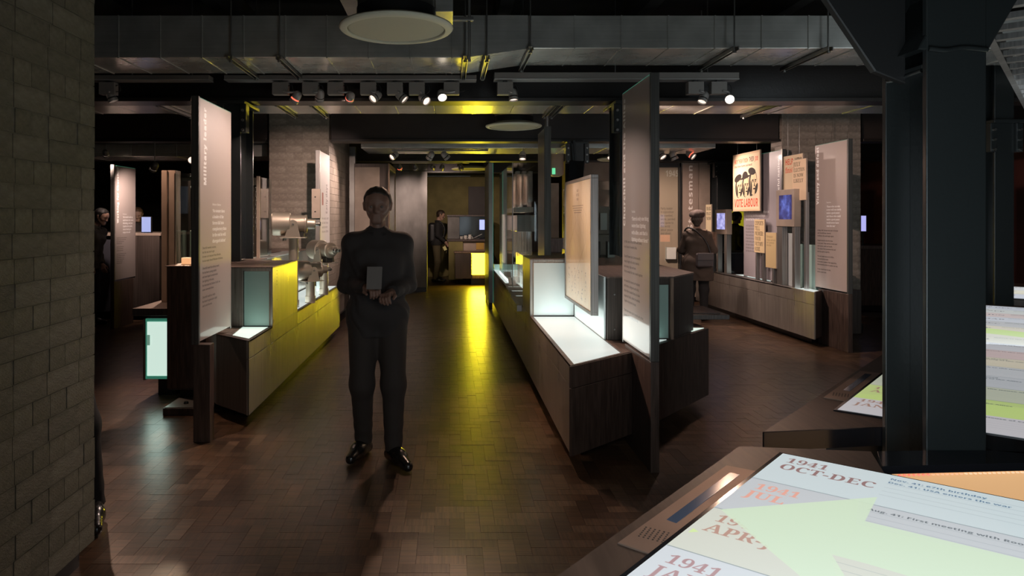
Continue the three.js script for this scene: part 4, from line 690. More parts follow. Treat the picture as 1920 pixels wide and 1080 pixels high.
{ // hanging acrylic sheets beside the aisle
  const t = glassBox('tall glass showcase full of hanging clear acrylic strips', 0.82, 1.17, 0.66, 2.28, 8.9, 11.2, M.alu, true);
  const sheet = (x, y0, y1, d, w, m = M.acrylic) => part('acrylic_strip', bd(x, x + w, y0, y1, d, d + 0.012, 0.002), m, t);
  for (let i = 0; i < 6; i++) { const d = 9.3 + i * 0.3; for (let k = 0; k < 3; k++) sheet(0.9 + k * 0.085 + (i % 2) * 0.02, 1.72 + 0.03 * ((i + k) % 3), 2.2, d, 0.062); part('label_strip', bd(0.9, 1.14, 1.64, 1.71, d - 0.004, d + 0.016, 0.002), M.paper, t); }
  for (let i = 0; i < 5; i++) { const d = 9.35 + i * 0.36; for (let k = 0; k < 3; k++) sheet(0.92 + k * 0.08, 1.0, 1.42, d, 0.05); }
  part('shelf_box', bd(0.9, 1.16, 1.38, 1.6, 9.1, 10.9, 0.003), std({ color: lin(0.3, 0.27, 0.25), roughness: 0.15, transmission: 0.55, thickness: 0 }), t);
  part('lit_strip', bd(0.84, 0.86, 0.86, 1.62, 10.6, 11.0, 0.002), glow(1.0, 0.62, 0.5, 0.75), t);
  for (const s of [[0.85, 0.7, 9.3], [0.95, 0.68, 9.7], [0.87, 0.7, 10.3]]) { const g = bx(-0.05, 0.05, 0, 0.004, -0.09, 0.09, 0.001); g.rotateX(0.5); g.translate(s[0], s[1], -s[2]); part('paper_leaf', g, M.paper, t); }
  for (let i = 0; i < 5; i++) part('glass_tube', cyl(0.018, 0.018, [0.93 + (i % 3) * 0.06, 0.66, -9.15 - i * 0.17], [0.93 + (i % 3) * 0.06, 0.94, -9.15 - i * 0.17], 12), M.acrylic, t);
}
{ // showcase behind the map board
  const t = glassBox('hazy glass showcase on the block top between map board and text panel', 1.36, 1.92, 1.122, 1.9, 6.35, 8.2, M.alu);
  part('back_board', bd(1.4, 1.9, 1.122, 1.7, 8.1, 8.13, 0.002), M.beige, t); for (let i = 0; i < 4; i++) part('print_card', bd(1.42 + i * 0.12, 1.5 + i * 0.12, 1.42, 1.62, 8.06, 8.075, 0.001), i % 2 ? M.paper : M.beige, t);
  part('shelf', bd(1.38, 1.9, 1.36, 1.375, 7.4, 8.1, 0.002), M.beige, t); for (let i = 0; i < 3; i++) part('block', bd(1.44 + i * 0.16, 1.52 + i * 0.16, 1.122, 1.3, 7.6, 7.7, 0.003), i === 1 ? M.caseDark : M.paper, t);
  part('steel_rim', bar([1.36, 1.16, -6.3], [1.36, 1.16, -8.2], 0.02, 0.07), M.alu, t);
}
{ const t = glassBox('narrow glass case with hanging bead strings beside the left steel column', -2.33, -1.955, 1.152, 1.98, 7.0, 7.5, M.alu);
  part('side_post', bd(-1.975, -1.945, 1.152, 1.99, 6.98, 7.01, 0.002), M.beige, t); part('header', bd(-2.33, -1.985, 1.9, 1.975, 7.02, 7.06, 0.002), M.beige, t); part('back_board', bd(-2.3, -1.99, 1.16, 1.9, 7.44, 7.48, 0.002), M.caseDark, t);
  const beads = []; for (const [x, n] of [[-2.05, 46], [-2.02, 30], [-2.1, 40]]) for (let i = 0; i < n; i++) { const g = new THREE.IcosahedronGeometry(0.004 + 0.002 * (i % 3 === 0), 0); g.translate(x + 0.004 * Math.sin(i), 1.88 - i * 0.015, -7.12); beads.push(g); }
  part('bead_strings', beads, std({ color: lin(0.8, 0.78, 0.75), roughness: 0.15, metalness: 0.4 }), t).userData.kind = 'stuff'; part('case_lamp', new THREE.SphereGeometry(0.011, 10, 8).translate(-2.06, 1.885, -7.1), G.lampWarm, t); }
{ const t = glassBox('glass case with an amber glowing block on the tall left block', -2.375, -2.02, 1.16, 1.94, 5.9, 6.28, M.beige);
  part('back_board', bd(-2.36, -2.03, 1.16, 1.9, 6.24, 6.265, 0.002), M.caseDark, t); part('blue_print', bd(-2.35, -2.28, 1.6, 1.85, 6.225, 6.238, 0.001), std({ color: lin(0.2, 0.28, 0.45), roughness: 0.5 }), t); part('portrait_print', bd(-2.24, -2.1, 1.5, 1.85, 6.225, 6.238, 0.001), M.paper, t); part('teal_block', bd(-2.34, -2.1, 1.16, 1.45, 6.15, 6.22, 0.003), M.frostTeal, t); part('amber_block', bd(-2.335, -2.255, 1.16, 1.215, 5.94, 6.0, 0.003), G.amber, t, 'amber glowing block'); }
{ const t = thing('beige_post', 'tall beige boxed post standing on the dark shelf at left', 'post', [-2.6, 0.785, -6.36]); part('post_body', bd(-2.66, -2.527, 0.786, 2.0, 6.3, 6.42, 0.003), M.beige, t); part('corner_bead', bd(-2.61, -2.604, 0.786, 2.0, 6.294, 6.3, 0.001), M.oak, t); }
{ // small board on the left pillar flank
  const x = -1.6, tex = canvasTex(256, 1024, (g, w, h) => { g.fillStyle = '#efe9e6'; g.fillRect(0, 0, w, h); g.save(); g.translate(190, 640); g.rotate(-Math.PI / 2); g.fillStyle = 'rgba(120,110,105,0.6)'; g.font = 'bold 66px sans-serif'; g.fillText('Early days', 0, 0); g.restore(); g.fillStyle = 'rgba(150,60,50,0.65)'; g.fillRect(40, 420, 40, 130); lines(g, ['He was sent', 'to the front', 'and wrote', 'home often'], 40, 700, 46, 34, 'rgba(90,80,76,0.7)'); });
  const t = thing('pillar_board', 'bright narrow board fixed to the flank of the left brick pillar', 'board', [x, 1.1, -8.7]);
  part('printed_face', face([x + 0.001, 2.39, -8.45], [x + 0.001, 2.39, -9.1], [x + 0.001, 1.15, -9.1], [x + 0.001, 1.15, -8.45]), std({ map: tex, roughness: 0.5 }), t); part('sheet', bd(x - 0.012, x, 1.15, 2.39, 8.45, 9.1, 0.002), M.paper, t); part('end_cap', bd(x - 0.055, x, 1.14, 2.4, 8.42, 8.45, 0.003), M.alu, t);
  part('clamp', bd(x - 0.095, x + 0.01, 1.56, 1.92, 8.38, 8.42, 0.003), M.beige, t); for (const y of [1.64, 1.82]) part('bolt', cyl(0.009, 0.008, [x - 0.05, y, -8.38], [x - 0.05, y, -8.372], 8), M.black, t); part('foot', bd(x - 0.05, x - 0.01, 0.65, 1.15, 8.45, 8.9, 0.003), M.frost, t);
}
{ const t = thing('floor_box', 'small wooden floor box with black knobs at the left panel foot', 'floor box', [-2.15, 0, -5.62]); part('box', bd(-2.27, -1.95, 0, 0.055, 5.4, 5.72, 0.003), M.veneerDark, t); part('metal_lid', bd(-2.26, -1.96, 0.055, 0.061, 5.41, 5.71, 0.001), M.zinc, t); for (const [x, d] of [[-2.13, 5.52], [-2.09, 5.64]]) part('knob', cyl(0.02, 0.016, [x, 0.061, -d], [x, 0.078, -d], 14), M.black, t); }

// ---------------------------------------------------------------- posters, placards and monitors on the right case
function printed(name, label, category, x, dn, df, y0, y1, tex, frame, o = {}) {
  const t = thing(name, label, category, [x, y0, -(dn + df) / 2], o.group);
  part('print', face([x - 0.0012, y1, -df], [x - 0.0012, y1, -dn], [x - 0.0012, y0, -dn], [x - 0.0012, y0, -df]), std({ map: tex, roughness: 0.92 }), t);
  part('board', bd(x, x + 0.018, y0 - 0.004, y1 + 0.004, dn - 0.004, df + 0.004, 0.002), frame ?? M.beige, t);
  (o.posts ?? []).forEach((d) => part('post', bd(x + 0.004, x + 0.05, o.foot ?? 0.668, Math.min(y0 + 0.1, y1), d - 0.022, d + 0.022, 0.003), M.alu, t));
  (o.wires ?? []).forEach((d) => part('hanger_wire', cyl(0.0025, 0.0025, [x + 0.009, y1, -d], [x + 0.009, 3.62, -d], 5), M.zinc, t));
  return t;
}
const txt = (w, h, bg, rows) => canvasTex(w, h, (g) => { g.fillStyle = bg; g.fillRect(0, 0, w, h); for (const [s, x, y, size, c, f, sx] of rows) { g.save(); g.translate(x, y); g.scale(sx ?? 1, 1); g.fillStyle = c; g.font = `bold ${size}px ${f ?? 'serif'}`; g.fillText(s, 0, 0); g.restore(); } });
const voteTex = canvasTex(640, 560, (g, w, h) => {
  g.fillStyle = '#dcbf9a'; g.fillRect(0, 0, w, h); g.fillStyle = '#e9d2b1'; g.fillRect(18, 18, w - 36, h - 36);
  const s = (t, x, y, size, c, sx) => { g.save(); g.translate(x, y); g.scale(sx, 1); g.fillStyle = c; g.font = `bold ${size}px sans-serif`; g.fillText(t, 0, 0); g.restore(); };
  s('HELP THEM FINISH', 40, 92, 56, '#d6492c', 0.66); s('THEIR', 400, 92, 60, '#2a211c', 0.62); s('JOB!', 528, 92, 56, '#d6492c', 0.66); s('Give them homes and work!', 46, 132, 30, '#2a211c', 1.05);
  // three plain heads in a row: a peaked cap, a brimmed helmet, a bare head
  const ink = '#2d241d', skin = '#e3c9a0', el = (c, x, y, rx, ry, a = 0, f = 0, t = 7) => { g.fillStyle = c; g.beginPath(); g.ellipse(x, y, rx, ry, a, f, t); g.fill(); };
  const head = (x, y, r) => { el(ink, x, y, r * 0.74, r * 1.0, 0.06); el(skin, x + r * 0.1, y + r * 0.08, r * 0.6, r * 0.9, 0.06); el(ink, x + r * 0.62, y + r * 0.5, r * 0.2, r * 0.42, 0.5); g.fillStyle = ink; g.fillRect(x - r * 0.18, y - r * 0.2, r * 0.34, r * 0.09); g.fillRect(x + r * 0.3, y - r * 0.2, r * 0.3, r * 0.09); el(ink, x + r * 0.02, y - r * 0.04, r * 0.1, r * 0.06); el(ink, x + r * 0.44, y - r * 0.04, r * 0.09, r * 0.06); g.beginPath(); g.moveTo(x + r * 0.28, y - r * 0.1); g.lineTo(x + r * 0.4, y + r * 0.32); g.lineTo(x + r * 0.18, y + r * 0.32); g.fill(); el(ink, x + r * 0.24, y + r * 0.5, r * 0.22, r * 0.06); el(ink, x - r * 0.3, y + r * 0.35, r * 0.14, r * 0.5, -0.1); };
  head(146, 322, 108); el(ink, 130, 236, 88, 34, -0.22); g.fillRect(146, 240, 96, 14);
  head(312, 316, 110); el(ink, 306, 236, 112, 14, -0.12); el(ink, 302, 228, 68, 50, -0.1, Math.PI, 2 * Math.PI);
  head(486, 290, 124); el(ink, 462, 186, 84, 34, 0.12); g.fillStyle = ink; g.beginPath(); g.moveTo(392, 330); g.lineTo(470, 420); g.lineTo(420, 420); g.fill(); g.beginPath(); g.moveTo(540, 330); g.lineTo(600, 300); g.lineTo(520, 420); g.fill();
  s('VOTE LABOUR', 44, 520, 110, '#d6492c', 0.76);
});
{ const x = 4.4; printed('election_poster', 'big cream poster with three heads reading VOTE LABOUR in red', 'poster', x, 9.68, 10.6, 1.665, 2.53, voteTex, M.beige, { wires: [9.8, 10.45] }); }
printed('election_poster', 'smaller poster headed HELP in red, above the blue screen', 'poster', 4.5, 8.7, 9.2, 1.82, 2.385, txt(420, 480, '#d9c3a2', [['HELP', 40, 100, 92, '#cf4a30', 'sans-serif', 0.8], ['HIM', 250, 100, 92, '#2a211c', 'sans-serif', 0.8], ['finish', 44, 190, 80, '#cf4a30', 'serif', 0.8], ['their job', 190, 190, 60, '#cf4a30', 'serif', 0.8], ['(', 250, 430, 330, '#2b2520', 'serif', 0.9]]), M.beige, { wires: [8.8, 9.1] });
printed('news_placard', 'cream placard reading July election is now likely, on a tall post', 'placard', 4.47, 8.56, 8.9, 1.79, 2.31, txt(320, 480, '#e3c8a8', [['JULY', 28, 76, 66, '#6b5a44'], ['ELECTION', 28, 142, 60, '#6b5a44', 'serif', 0.82], ['IS NOW', 28, 206, 60, '#6b5a44'], ['LIKELY', 28, 270, 60, '#6b5a44']]), M.beige, { posts: [8.6] });
printed('news_placard', 'tan placard in black capitals reading experts tell premier your victory sure', 'placard', 4.41, 9.56, 9.88, 1.07, 1.54, txt(300, 460, '#c9b188', [['EXPERTS', 20, 78, 76, '#3a2c1c', 'serif', 0.7], ['TELL', 20, 150, 76, '#3a2c1c', 'serif', 0.75], ['PREMIER:', 20, 222, 76, '#3a2c1c', 'serif', 0.64], ['YOUR', 20, 294, 76, '#3a2c1c', 'serif', 0.75], ['VICTORY', 20, 366, 76, '#3a2c1c', 'serif', 0.68], ['SURE', 20, 438, 76, '#3a2c1c', 'serif', 0.75]]), M.beige, { posts: [9.62, 9.83] });
printed('news_placard', 'tan placard with a short block of small print, lower than its neighbour', 'placard', 4.4, 9.2, 9.5, 0.88, 1.36, txt(300, 480, '#c2aa7c', [['Premier', 26, 70, 44, '#8a744e'], ['resigns and asks', 26, 112, 34, '#8a744e', 'serif', 0.9], ['for a general', 26, 148, 34, '#8a744e'], ['election', 26, 184, 34, '#8a744e']]), M.beige, { posts: [9.3] });
printed('news_placard', 'pinkish small placard at the left end of the right case', 'placard', 4.4, 11.25, 11.6, 1.0, 1.33, txt(260, 340, '#d9b9a4', [['POLL', 30, 90, 60, '#b5705c'], ['LATEST', 30, 150, 50, '#b5705c']]), M.beige, { posts: [11.42] });
printed('news_placard', 'pale blank placard partly hidden by the woman in the beret', 'placard', 4.4, 11.7, 11.95, 1.0, 1.36, txt(200, 340, '#d6b49c', [['VOTE', 24, 120, 60, '#c59c86']]), M.beige, { posts: [11.82] });
function monitor(label, x, dn, df, y0, y1, blue, posts) {
  const t = thing('exhibit_monitor', label, 'monitor', [x, 0.668, -(dn + df) / 2]), iy = (y1 - y0) * 0.15, id = (df - dn) * 0.17;
  const hs = part('housing', bd(x, x + 0.09, y0, y1, dn, df, 0.005), M.beige, t);
  part('screen', face([x - 0.001, y1 - iy, -(df - id)], [x - 0.001, y1 - iy, -(dn + id * 0.7)], [x - 0.001, y0 + iy * 1.3, -(dn + id * 0.7)], [x - 0.001, y0 + iy * 1.3, -(df - id)]), std({ color: lin(0.05, 0.05, 0.08), roughness: 0.2, emissive: lin(1, 1, 1), emissiveMap: blue, emissiveIntensity: 0.95 }), hs, 'lit blue screen');
  areaLight(t, (df - dn) * 0.6, (y1 - y0) * 0.6, [x - 0.01, (y0 + y1) / 2, -(dn + df) / 2], [-1, 0, 0], lin(0.3, 0.35, 0.9), 0.5);
  posts.forEach(([d, w, top]) => part('post', bd(x + 0.012, x + 0.085, 0.668, top ?? y0, d - w / 2, d + w / 2, 0.004), M.alu, t));
}
const film = (a, b, s) => canvasTex(160, 128, (g, w, h) => { for (let y = 0; y < h; y += 4) for (let x = 0; x < w; x += 4) { const n = fbm(x / w, y / h, 4, 4, 4, s); const k = Math.pow(n, 1.6) * 1.6; g.fillStyle = `rgb(${Math.min(255, a[0] + k * b[0])},${Math.min(255, a[1] + k * b[1])},${Math.min(255, a[2] + k * b[2])})`; g.fillRect(x, y, 4, 4); } });
monitor('large beige monitor with a dark blue film, on two steel posts', 4.4, 8.72, 9.2, 1.45, 1.935, film([10, 12, 60], [80, 95, 130], 21), [[8.76, 0.07], [9.13, 0.15]]);
monitor('smaller beige monitor with a pale blue film, left of the posters', 4.4, 10.85, 11.32, 1.3, 1.7, film([90, 95, 170], [110, 105, 80], 24), [[10.92, 0.1], [11.25, 0.06]]);
{ const t = thing('dark_chest', 'black box on the right case behind the tan placards', 'box', [4.7, 0.65, -11.5]); part('box', bd(4.5, 5.1, 0.655, 0.98, 11.15, 11.9, 0.006), M.blackGloss, t); part('lid', bd(4.49, 5.11, 0.98, 1.0, 11.14, 11.91, 0.004), M.plinth, t); }

// ---------------------------------------------------------------- showcase wall beyond, at right of the middle
{
  const d = 12.6, X = (p) => wx(p, d), t = thing('showcase_wall', 'brown grey showcase wall lettered Statesman, beyond the woman in the beret', 'showcase', [X(1270), 0, -12.8]);
  const tex = canvasTex(256, 1024, (g, w, h) => { g.fillStyle = '#8f7d70'; g.fillRect(0, 0, w, h); g.save(); g.translate(176, 530); g.rotate(-Math.PI / 2); g.fillStyle = '#d8cec6'; g.font = 'bold 94px sans-serif'; let x = 0; for (const c of 'Statesman') { g.fillText(c, x, 0); x += g.measureText(c).width + 6; } g.restore(); });
  part('carcass', bd(X(1064), X(1334), 0.1, 2.62, 12.7, 13.2), M.beige, t);
  part('plinth', bd(X(1070), X(1330), 0, 0.1, 12.75, 13.1), M.plinth, t);
  part('lettered_band', face([X(1278), 2.55, -d - 0.06], [X(1311), 2.55, -d - 0.06], [X(1311), 0.2, -d - 0.06], [X(1278), 0.2, -d - 0.06]), std({ map: tex, roughness: 0.7 }), t);
  part('band_board', bd(X(1277), X(1312), 0.1, 2.58, d + 0.062, 12.7, 0.002), M.beige, t);
  part('right_pane', bd(X(1313), X(1333), 0.1, 2.6, d + 0.04, 12.7, 0.002), M.beige, t);
  part('year_print', face([X(1238), 2.5, -12.69], [X(1274), 2.5, -12.69], [X(1274), 0.5, -12.69], [X(1238), 0.5, -12.69]), std({ map: canvasTex(256, 1024, (g, w, h) => { g.fillStyle = '#a68f7c'; g.fillRect(0, 0, w, h); g.fillStyle = '#cdbfb2'; g.font = 'bold 80px sans-serif'; g.fillText('1945', 90, 84); lines(g, ['Party leader', 'in opposition', 'he travelled,', 'wrote, painted', 'and spoke to', 'the world', 'about peace', 'and about', 'the iron', 'curtain'], 24, 400, 34, 30, 'rgba(50,40,34,0.7)'); g.fillStyle = '#d9a68a'; g.fillRect(20, 640, 130, 66); }), roughness: 0.6 }), t);
  part('glass_pane', bd(X(1236), X(1275), 0.3, 2.5, d, d + 0.008, 0), M.glass, t); part('pane_frame', [bd(X(1274), X(1277), 0.1, 2.58, d - 0.01, 12.7, 0.002), bd(X(1234), X(1277), 2.5, 2.58, d - 0.01, 12.7, 0.002)], M.black, t);
  part('shelf_item', bd(X(1250), X(1268), 0.8, 1.02, 12.6, 12.68), M.paper, t);
}
printed('wall_notice', 'small cream notice with black capitals beside the lettering Statesman', 'notice', 4.6, 12.0, 12.25, 1.3, 1.8, txt(200, 400, '#e0cfaa', [['HAIL', 20, 80, 66, '#3a2c1c'], ['PEACE', 20, 150, 60, '#3a2c1c', 'serif', 0.85], ['NOW', 20, 220, 66, '#3a2c1c']]), M.beige, { posts: [12.12], foot: 0.67 });
{ const d = 9.7, t = thing('hanging_screen_back', 'dark tilted screen back hung before the middle column', 'screen', [wx(1080, d), 1.7, -d]); const g = bx(-0.1, 0.1, -0.34, 0.34, -0.04, 0.04, 0.008); g.rotateZ(-0.05); g.rotateY(-0.3); g.translate(wx(1080, 9.1), 1.98, -9.1); part('housing', g, M.blackGloss, t); part('bracket', bar([wx(1080, 9.1), 2.3, -9.1], [wx(1076, 9.1), 2.6, -9.1], 0.03, 0.03), M.black, t); }
{ const d = 11.2, t = thing('sign_box', 'beige rounded ceiling box with a small green sign beside the slim dark board', 'sign', [wx(1048, d), 2.3, -d]); part('box', bd(wx(1034, d), wx(1058, d), 2.25, 2.78, d, d + 0.3, 0.05), M.beige, t); part('green_sign', bd(wx(1035, d), wx(1041, d), 2.28, 2.38, d - 0.012, d, 0.002), G.green, t, 'green lit sign'); part('stem', bd(wx(1044, d), wx(1048, d), 2.78, 3.4, d + 0.1, d + 0.14), M.black, t); }
{ const d = 12.5, t = thing('display_wall', 'pale pink lit showcase wall behind the slim dark board', 'showcase', [1.9, 0, -12.5]); part('board', bd(wx(1022, d), wx(1048, d), 0.1, 2.2, d, d + 0.1), M.beige, t); part('plinth', bd(wx(1024, d), wx(1046, d), 0, 0.1, d + 0.01, d + 0.09), M.plinth, t); part('ledge', bd(wx(1022, d), wx(1060, d), 0.9, 1.2, d - 0.3, d, 0.004), M.veneer, t); }

// ---------------------------------------------------------------- the far end of the aisle
{
  const t = thing('tall_cabinet', 'tall dark cabinet with an inset door behind the walking man', 'cabinet', [-1.23, 0, -11.3]);
  part('plinth', bd(-1.46, -1.02, 0, 0.12, 10.8, 11.85), M.plinth, t); part('carcass', bd(-1.5, -0.965, 0.12, 2.42, 10.74, 11.95), M.caseDark, t);
  part('door', bd(-1.49, -1.1, 0.16, 2.36, 10.7, 10.738, 0.004), M.beige, t); part('door_pull', bd(-1.13, -1.115, 1.0, 1.2, 10.685, 10.7, 0.003), M.black, t); part('side_frame', [bd(-0.965, -0.945, 0.14, 2.42, 10.7, 10.78, 0.003), bd(-0.965, -0.945, 0.14, 2.42, 11.87, 11.95, 0.003), bd(-0.965, -0.945, 2.34, 2.42, 10.78, 11.87, 0.003), bd(-0.965, -0.945, 0.14, 0.22, 10.78, 11.87, 0.003)], M.oak, t); part('side_glass', bd(-0.96, -0.952, 0.22, 2.34, 10.78, 11.87, 0), M.glass, t);
}
{ const d = 14.4, t = thing('stone_panel', 'tall mottled grey panel lit by a round pool of light', 'wall panel', [wx(770, d), 0, -d]); part('slab', bd(wx(737, d), wx(801, d), 0.1, 2.55, d, d + 0.12, 0.006), M.stone, t); part('header', bd(wx(737, d), wx(801, d), 2.56, 2.7, d, d + 0.12, 0.004), M.stone, t); part('base', bd(wx(739, d), wx(800, d), 0, 0.1, d + 0.03, d + 0.1), M.plinth, t); }
{
  const d = 16.4, X = (p) => wx(p, d), t = thing('far_desk', 'desk showcase at the aisle end with an olive flank and dark glass', 'desk', [X(875), 0, -16.6]);
  part('desk_top', bd(X(838), X(918), 1.0, 1.05, d, d + 0.9), M.veneerDark, t); part('olive_flank', bd(X(841), X(868), 0.08, 1.0, d + 0.02, d + 0.8), M.wallOlive, t); part('body', bd(X(868), X(918), 0.5, 1.0, d + 0.1, d + 0.8), M.beige, t); part('amber_niche', bd(X(893), X(908), 0.8, 0.97, d + 0.08, d + 0.1), std({ color: lin(0.5, 0.3, 0.05), roughness: 0.5 }), t);
  part('low_bench', bd(X(853), X(884), 0.15, 0.74, d - 0.5, d + 0.1), M.caseDark, t); part('bench_lid', bd(X(851), X(914), 0.745, 0.775, d - 0.52, d + 0.1), M.oak, t);
  part('back_showcase', bd(X(862), X(918), 1.05, 1.6, d + 0.6, d + 0.85), M.blackGloss, t); part('rear_board', bd(X(839), X(862), 1.05, 1.62, d + 0.55, d + 0.85), M.stone, t); part('cornice', bd(X(838), X(918), 1.6, 1.64, d + 0.5, d + 0.88), M.veneerDark, t);
  part('blue_screen', bd(X(901), X(911), 1.27, 1.52, d + 0.58, d + 0.6, 0.002), G.screenBlue, t, 'small blue screen');
}
{ const d = 15.9, x0 = wx(883.5, d), x1 = wx(915, d), t = thing('yellow_light_box', 'blazing yellow light box at the far end of the aisle', 'light box', [(x0 + x1) / 2, 0, -d]); part('glowing_face', bd(x0, x1, 0.24, 0.745, d, d + 0.03, 0.004), G.yellow, t, 'glowing yellow face'); part('casing', bd(x0 - 0.01, x1 + 0.01, 0.15, 0.743, d + 0.03, d + 0.4), M.oak, t); part('foot', bd(x0, x1, 0, 0.15, d + 0.06, d + 0.38), M.plinth, t); areaLight(t, x1 - x0, 0.5, [(x0 + x1) / 2, 0.49, -d + 0.01], [0, 0, 1], lin(1.0, 0.8, 0.02), 9 * LV.yellow); }
{ const d = 16.45, t = thing('tilted_sheet', 'white tilted sheet on the far desk', 'paper', [wx(895, d), 1.06, -d]); const g = bx(-0.13, 0.13, 0, 0.006, -0.1, 0.1, 0.001); g.rotateZ(0.45); g.translate(wx(895, d), 1.115, -d - 0.12); part('sheet', g, M.paper, t); part('rest', bd(wx(888, d), wx(900, d), 1.05, 1.09, d + 0.06, d + 0.18), M.black, t); }
for (const [i, px] of [865, 873, 881].entries()) { const d = 16.5, x = wx(px, d), t = thing('desk_cup', ['left small pale cup on the far desk', 'middle small pale cup on the far desk', 'right small pale cup on the far desk, next to the sheet'][i], 'cup', [x, 1.05, -d]); const g = lathe([[0, 0], [0.03, 0], [0.04, 0.07 + 0.02 * i], [0.036, 0.07 + 0.02 * i], [0.028, 0.01], [0, 0.01]], 14); g.translate(x, 1.051, -d); part('bowl', g, M.paper, t); part('handle', new THREE.TorusGeometry(0.022, 0.005, 6, 12).translate(x + 0.045, 1.09, -d), M.paper, t); }

{ const d = 15.4, t = thing('lit_wall_glow_panel', 'added dim glowing panel for the yellow lit wall behind the man in the dark suit', 'panel', [wx(1386, d), 0, -d]); part('wall_glow_face', bd(wx(1370, d), wx(1402, d), 0.75, 1.72, d, d + 0.02, 0.003), glow(0.75, 0.66, 0.02, 0.3, 0.3), t); part('casing', bd(wx(1369, d), wx(1403, d), 0.1, 1.75, d + 0.02, d + 0.2), M.plinth, t); part('foot', bd(wx(1372, d), wx(1400, d), 0, 0.1, d + 0.04, d + 0.18), M.plinth, t); areaLight(t, 0.36, 0.9, [wx(1386, d), 1.23, -d + 0.01], [0, 0, 1], lin(0.9, 0.8, 0.03), 0.4); }  // glow and lamp added in place of yellow light on a wall
// ---------------------------------------------------------------- far left desk, its screen; counter at far right
{ const t = thing('dark_counter', 'large dark counter at far left behind the slim grey panel', 'counter', [-5.1, 0, -11]); part('plinth', bd(-5.6, -4.5, 0, 0.13, 10.6, 11.4), M.plinth, t); part('body', bd(-5.7, -4.86, 0.13, 1.29, 10.45, 11.5), std({ color: lin(0.05, 0.05, 0.062), roughness: 0.5 }), t); part('side_panel', bd(-4.86, -4.42, 0.13, 1.3, 10.4, 11.5), M.caseDark, t); part('worktop', bd(-5.75, -4.4, 1.29, 1.33, 10.4, 11.55), M.beige, t); }
{ const d = 10.6, t = thing('desk_monitor', 'small bluish white monitor on the far left counter', 'monitor', [wx(274, d), 1.33, -d]); part('housing', bd(wx(264.5, d), wx(283.5, d), 1.335, 1.585, d + 0.004, d + 0.05, 0.004), M.black, t); part('screen', bd(wx(265.5, d), wx(282.5, d), 1.345, 1.578, d, d + 0.004, 0.001), glow(0.4, 0.5, 0.95, 0.7, 0.1), t, 'bluish lit screen'); part('stand', bd(wx(270, d), wx(278, d), 1.33, 1.336, d, d + 0.1, 0.001), M.black, t); areaLight(t, 0.13, 0.2, [wx(274, d), 1.46, -d + 0.01], [-0.3, 0, 1], lin(0.5, 0.6, 1), 0.7); }
{ const d = 11.4, t = thing('dim_counter', 'dim brown counter seen in the gap left of the near column', 'counter', [7.0, 0, -d]); part('body', bd(6.4, 7.7, 0.1, 1.05, d, d + 0.8), M.veneerDark, t); part('top', bd(6.36, 7.74, 1.05, 1.1, d - 0.04, d + 0.84), M.veneer, t); part('plinth', bd(6.5, 7.6, 0, 0.1, d + 0.08, d + 0.7), M.plinth, t); }
{ const d = 11.5, t = thing('counter_screen', 'upright bluish screen on the dim counter left of the near column', 'screen', [wx(1619, d), 1.1, -d]); part('screen', bd(wx(1615, d), wx(1624, d), 1.34, 1.6, d, d + 0.006, 0.001), glow(0.5, 0.5, 1.0, 0.8, 0.1), t, 'bluish lit screen'); part('housing', bd(wx(1614, d), wx(1625, d), 1.32, 1.62, d + 0.006, d + 0.06), M.black, t); part('stem', bd(wx(1618, d), wx(1621, d), 1.1, 1.33, d + 0.02, d + 0.05), M.black, t); }
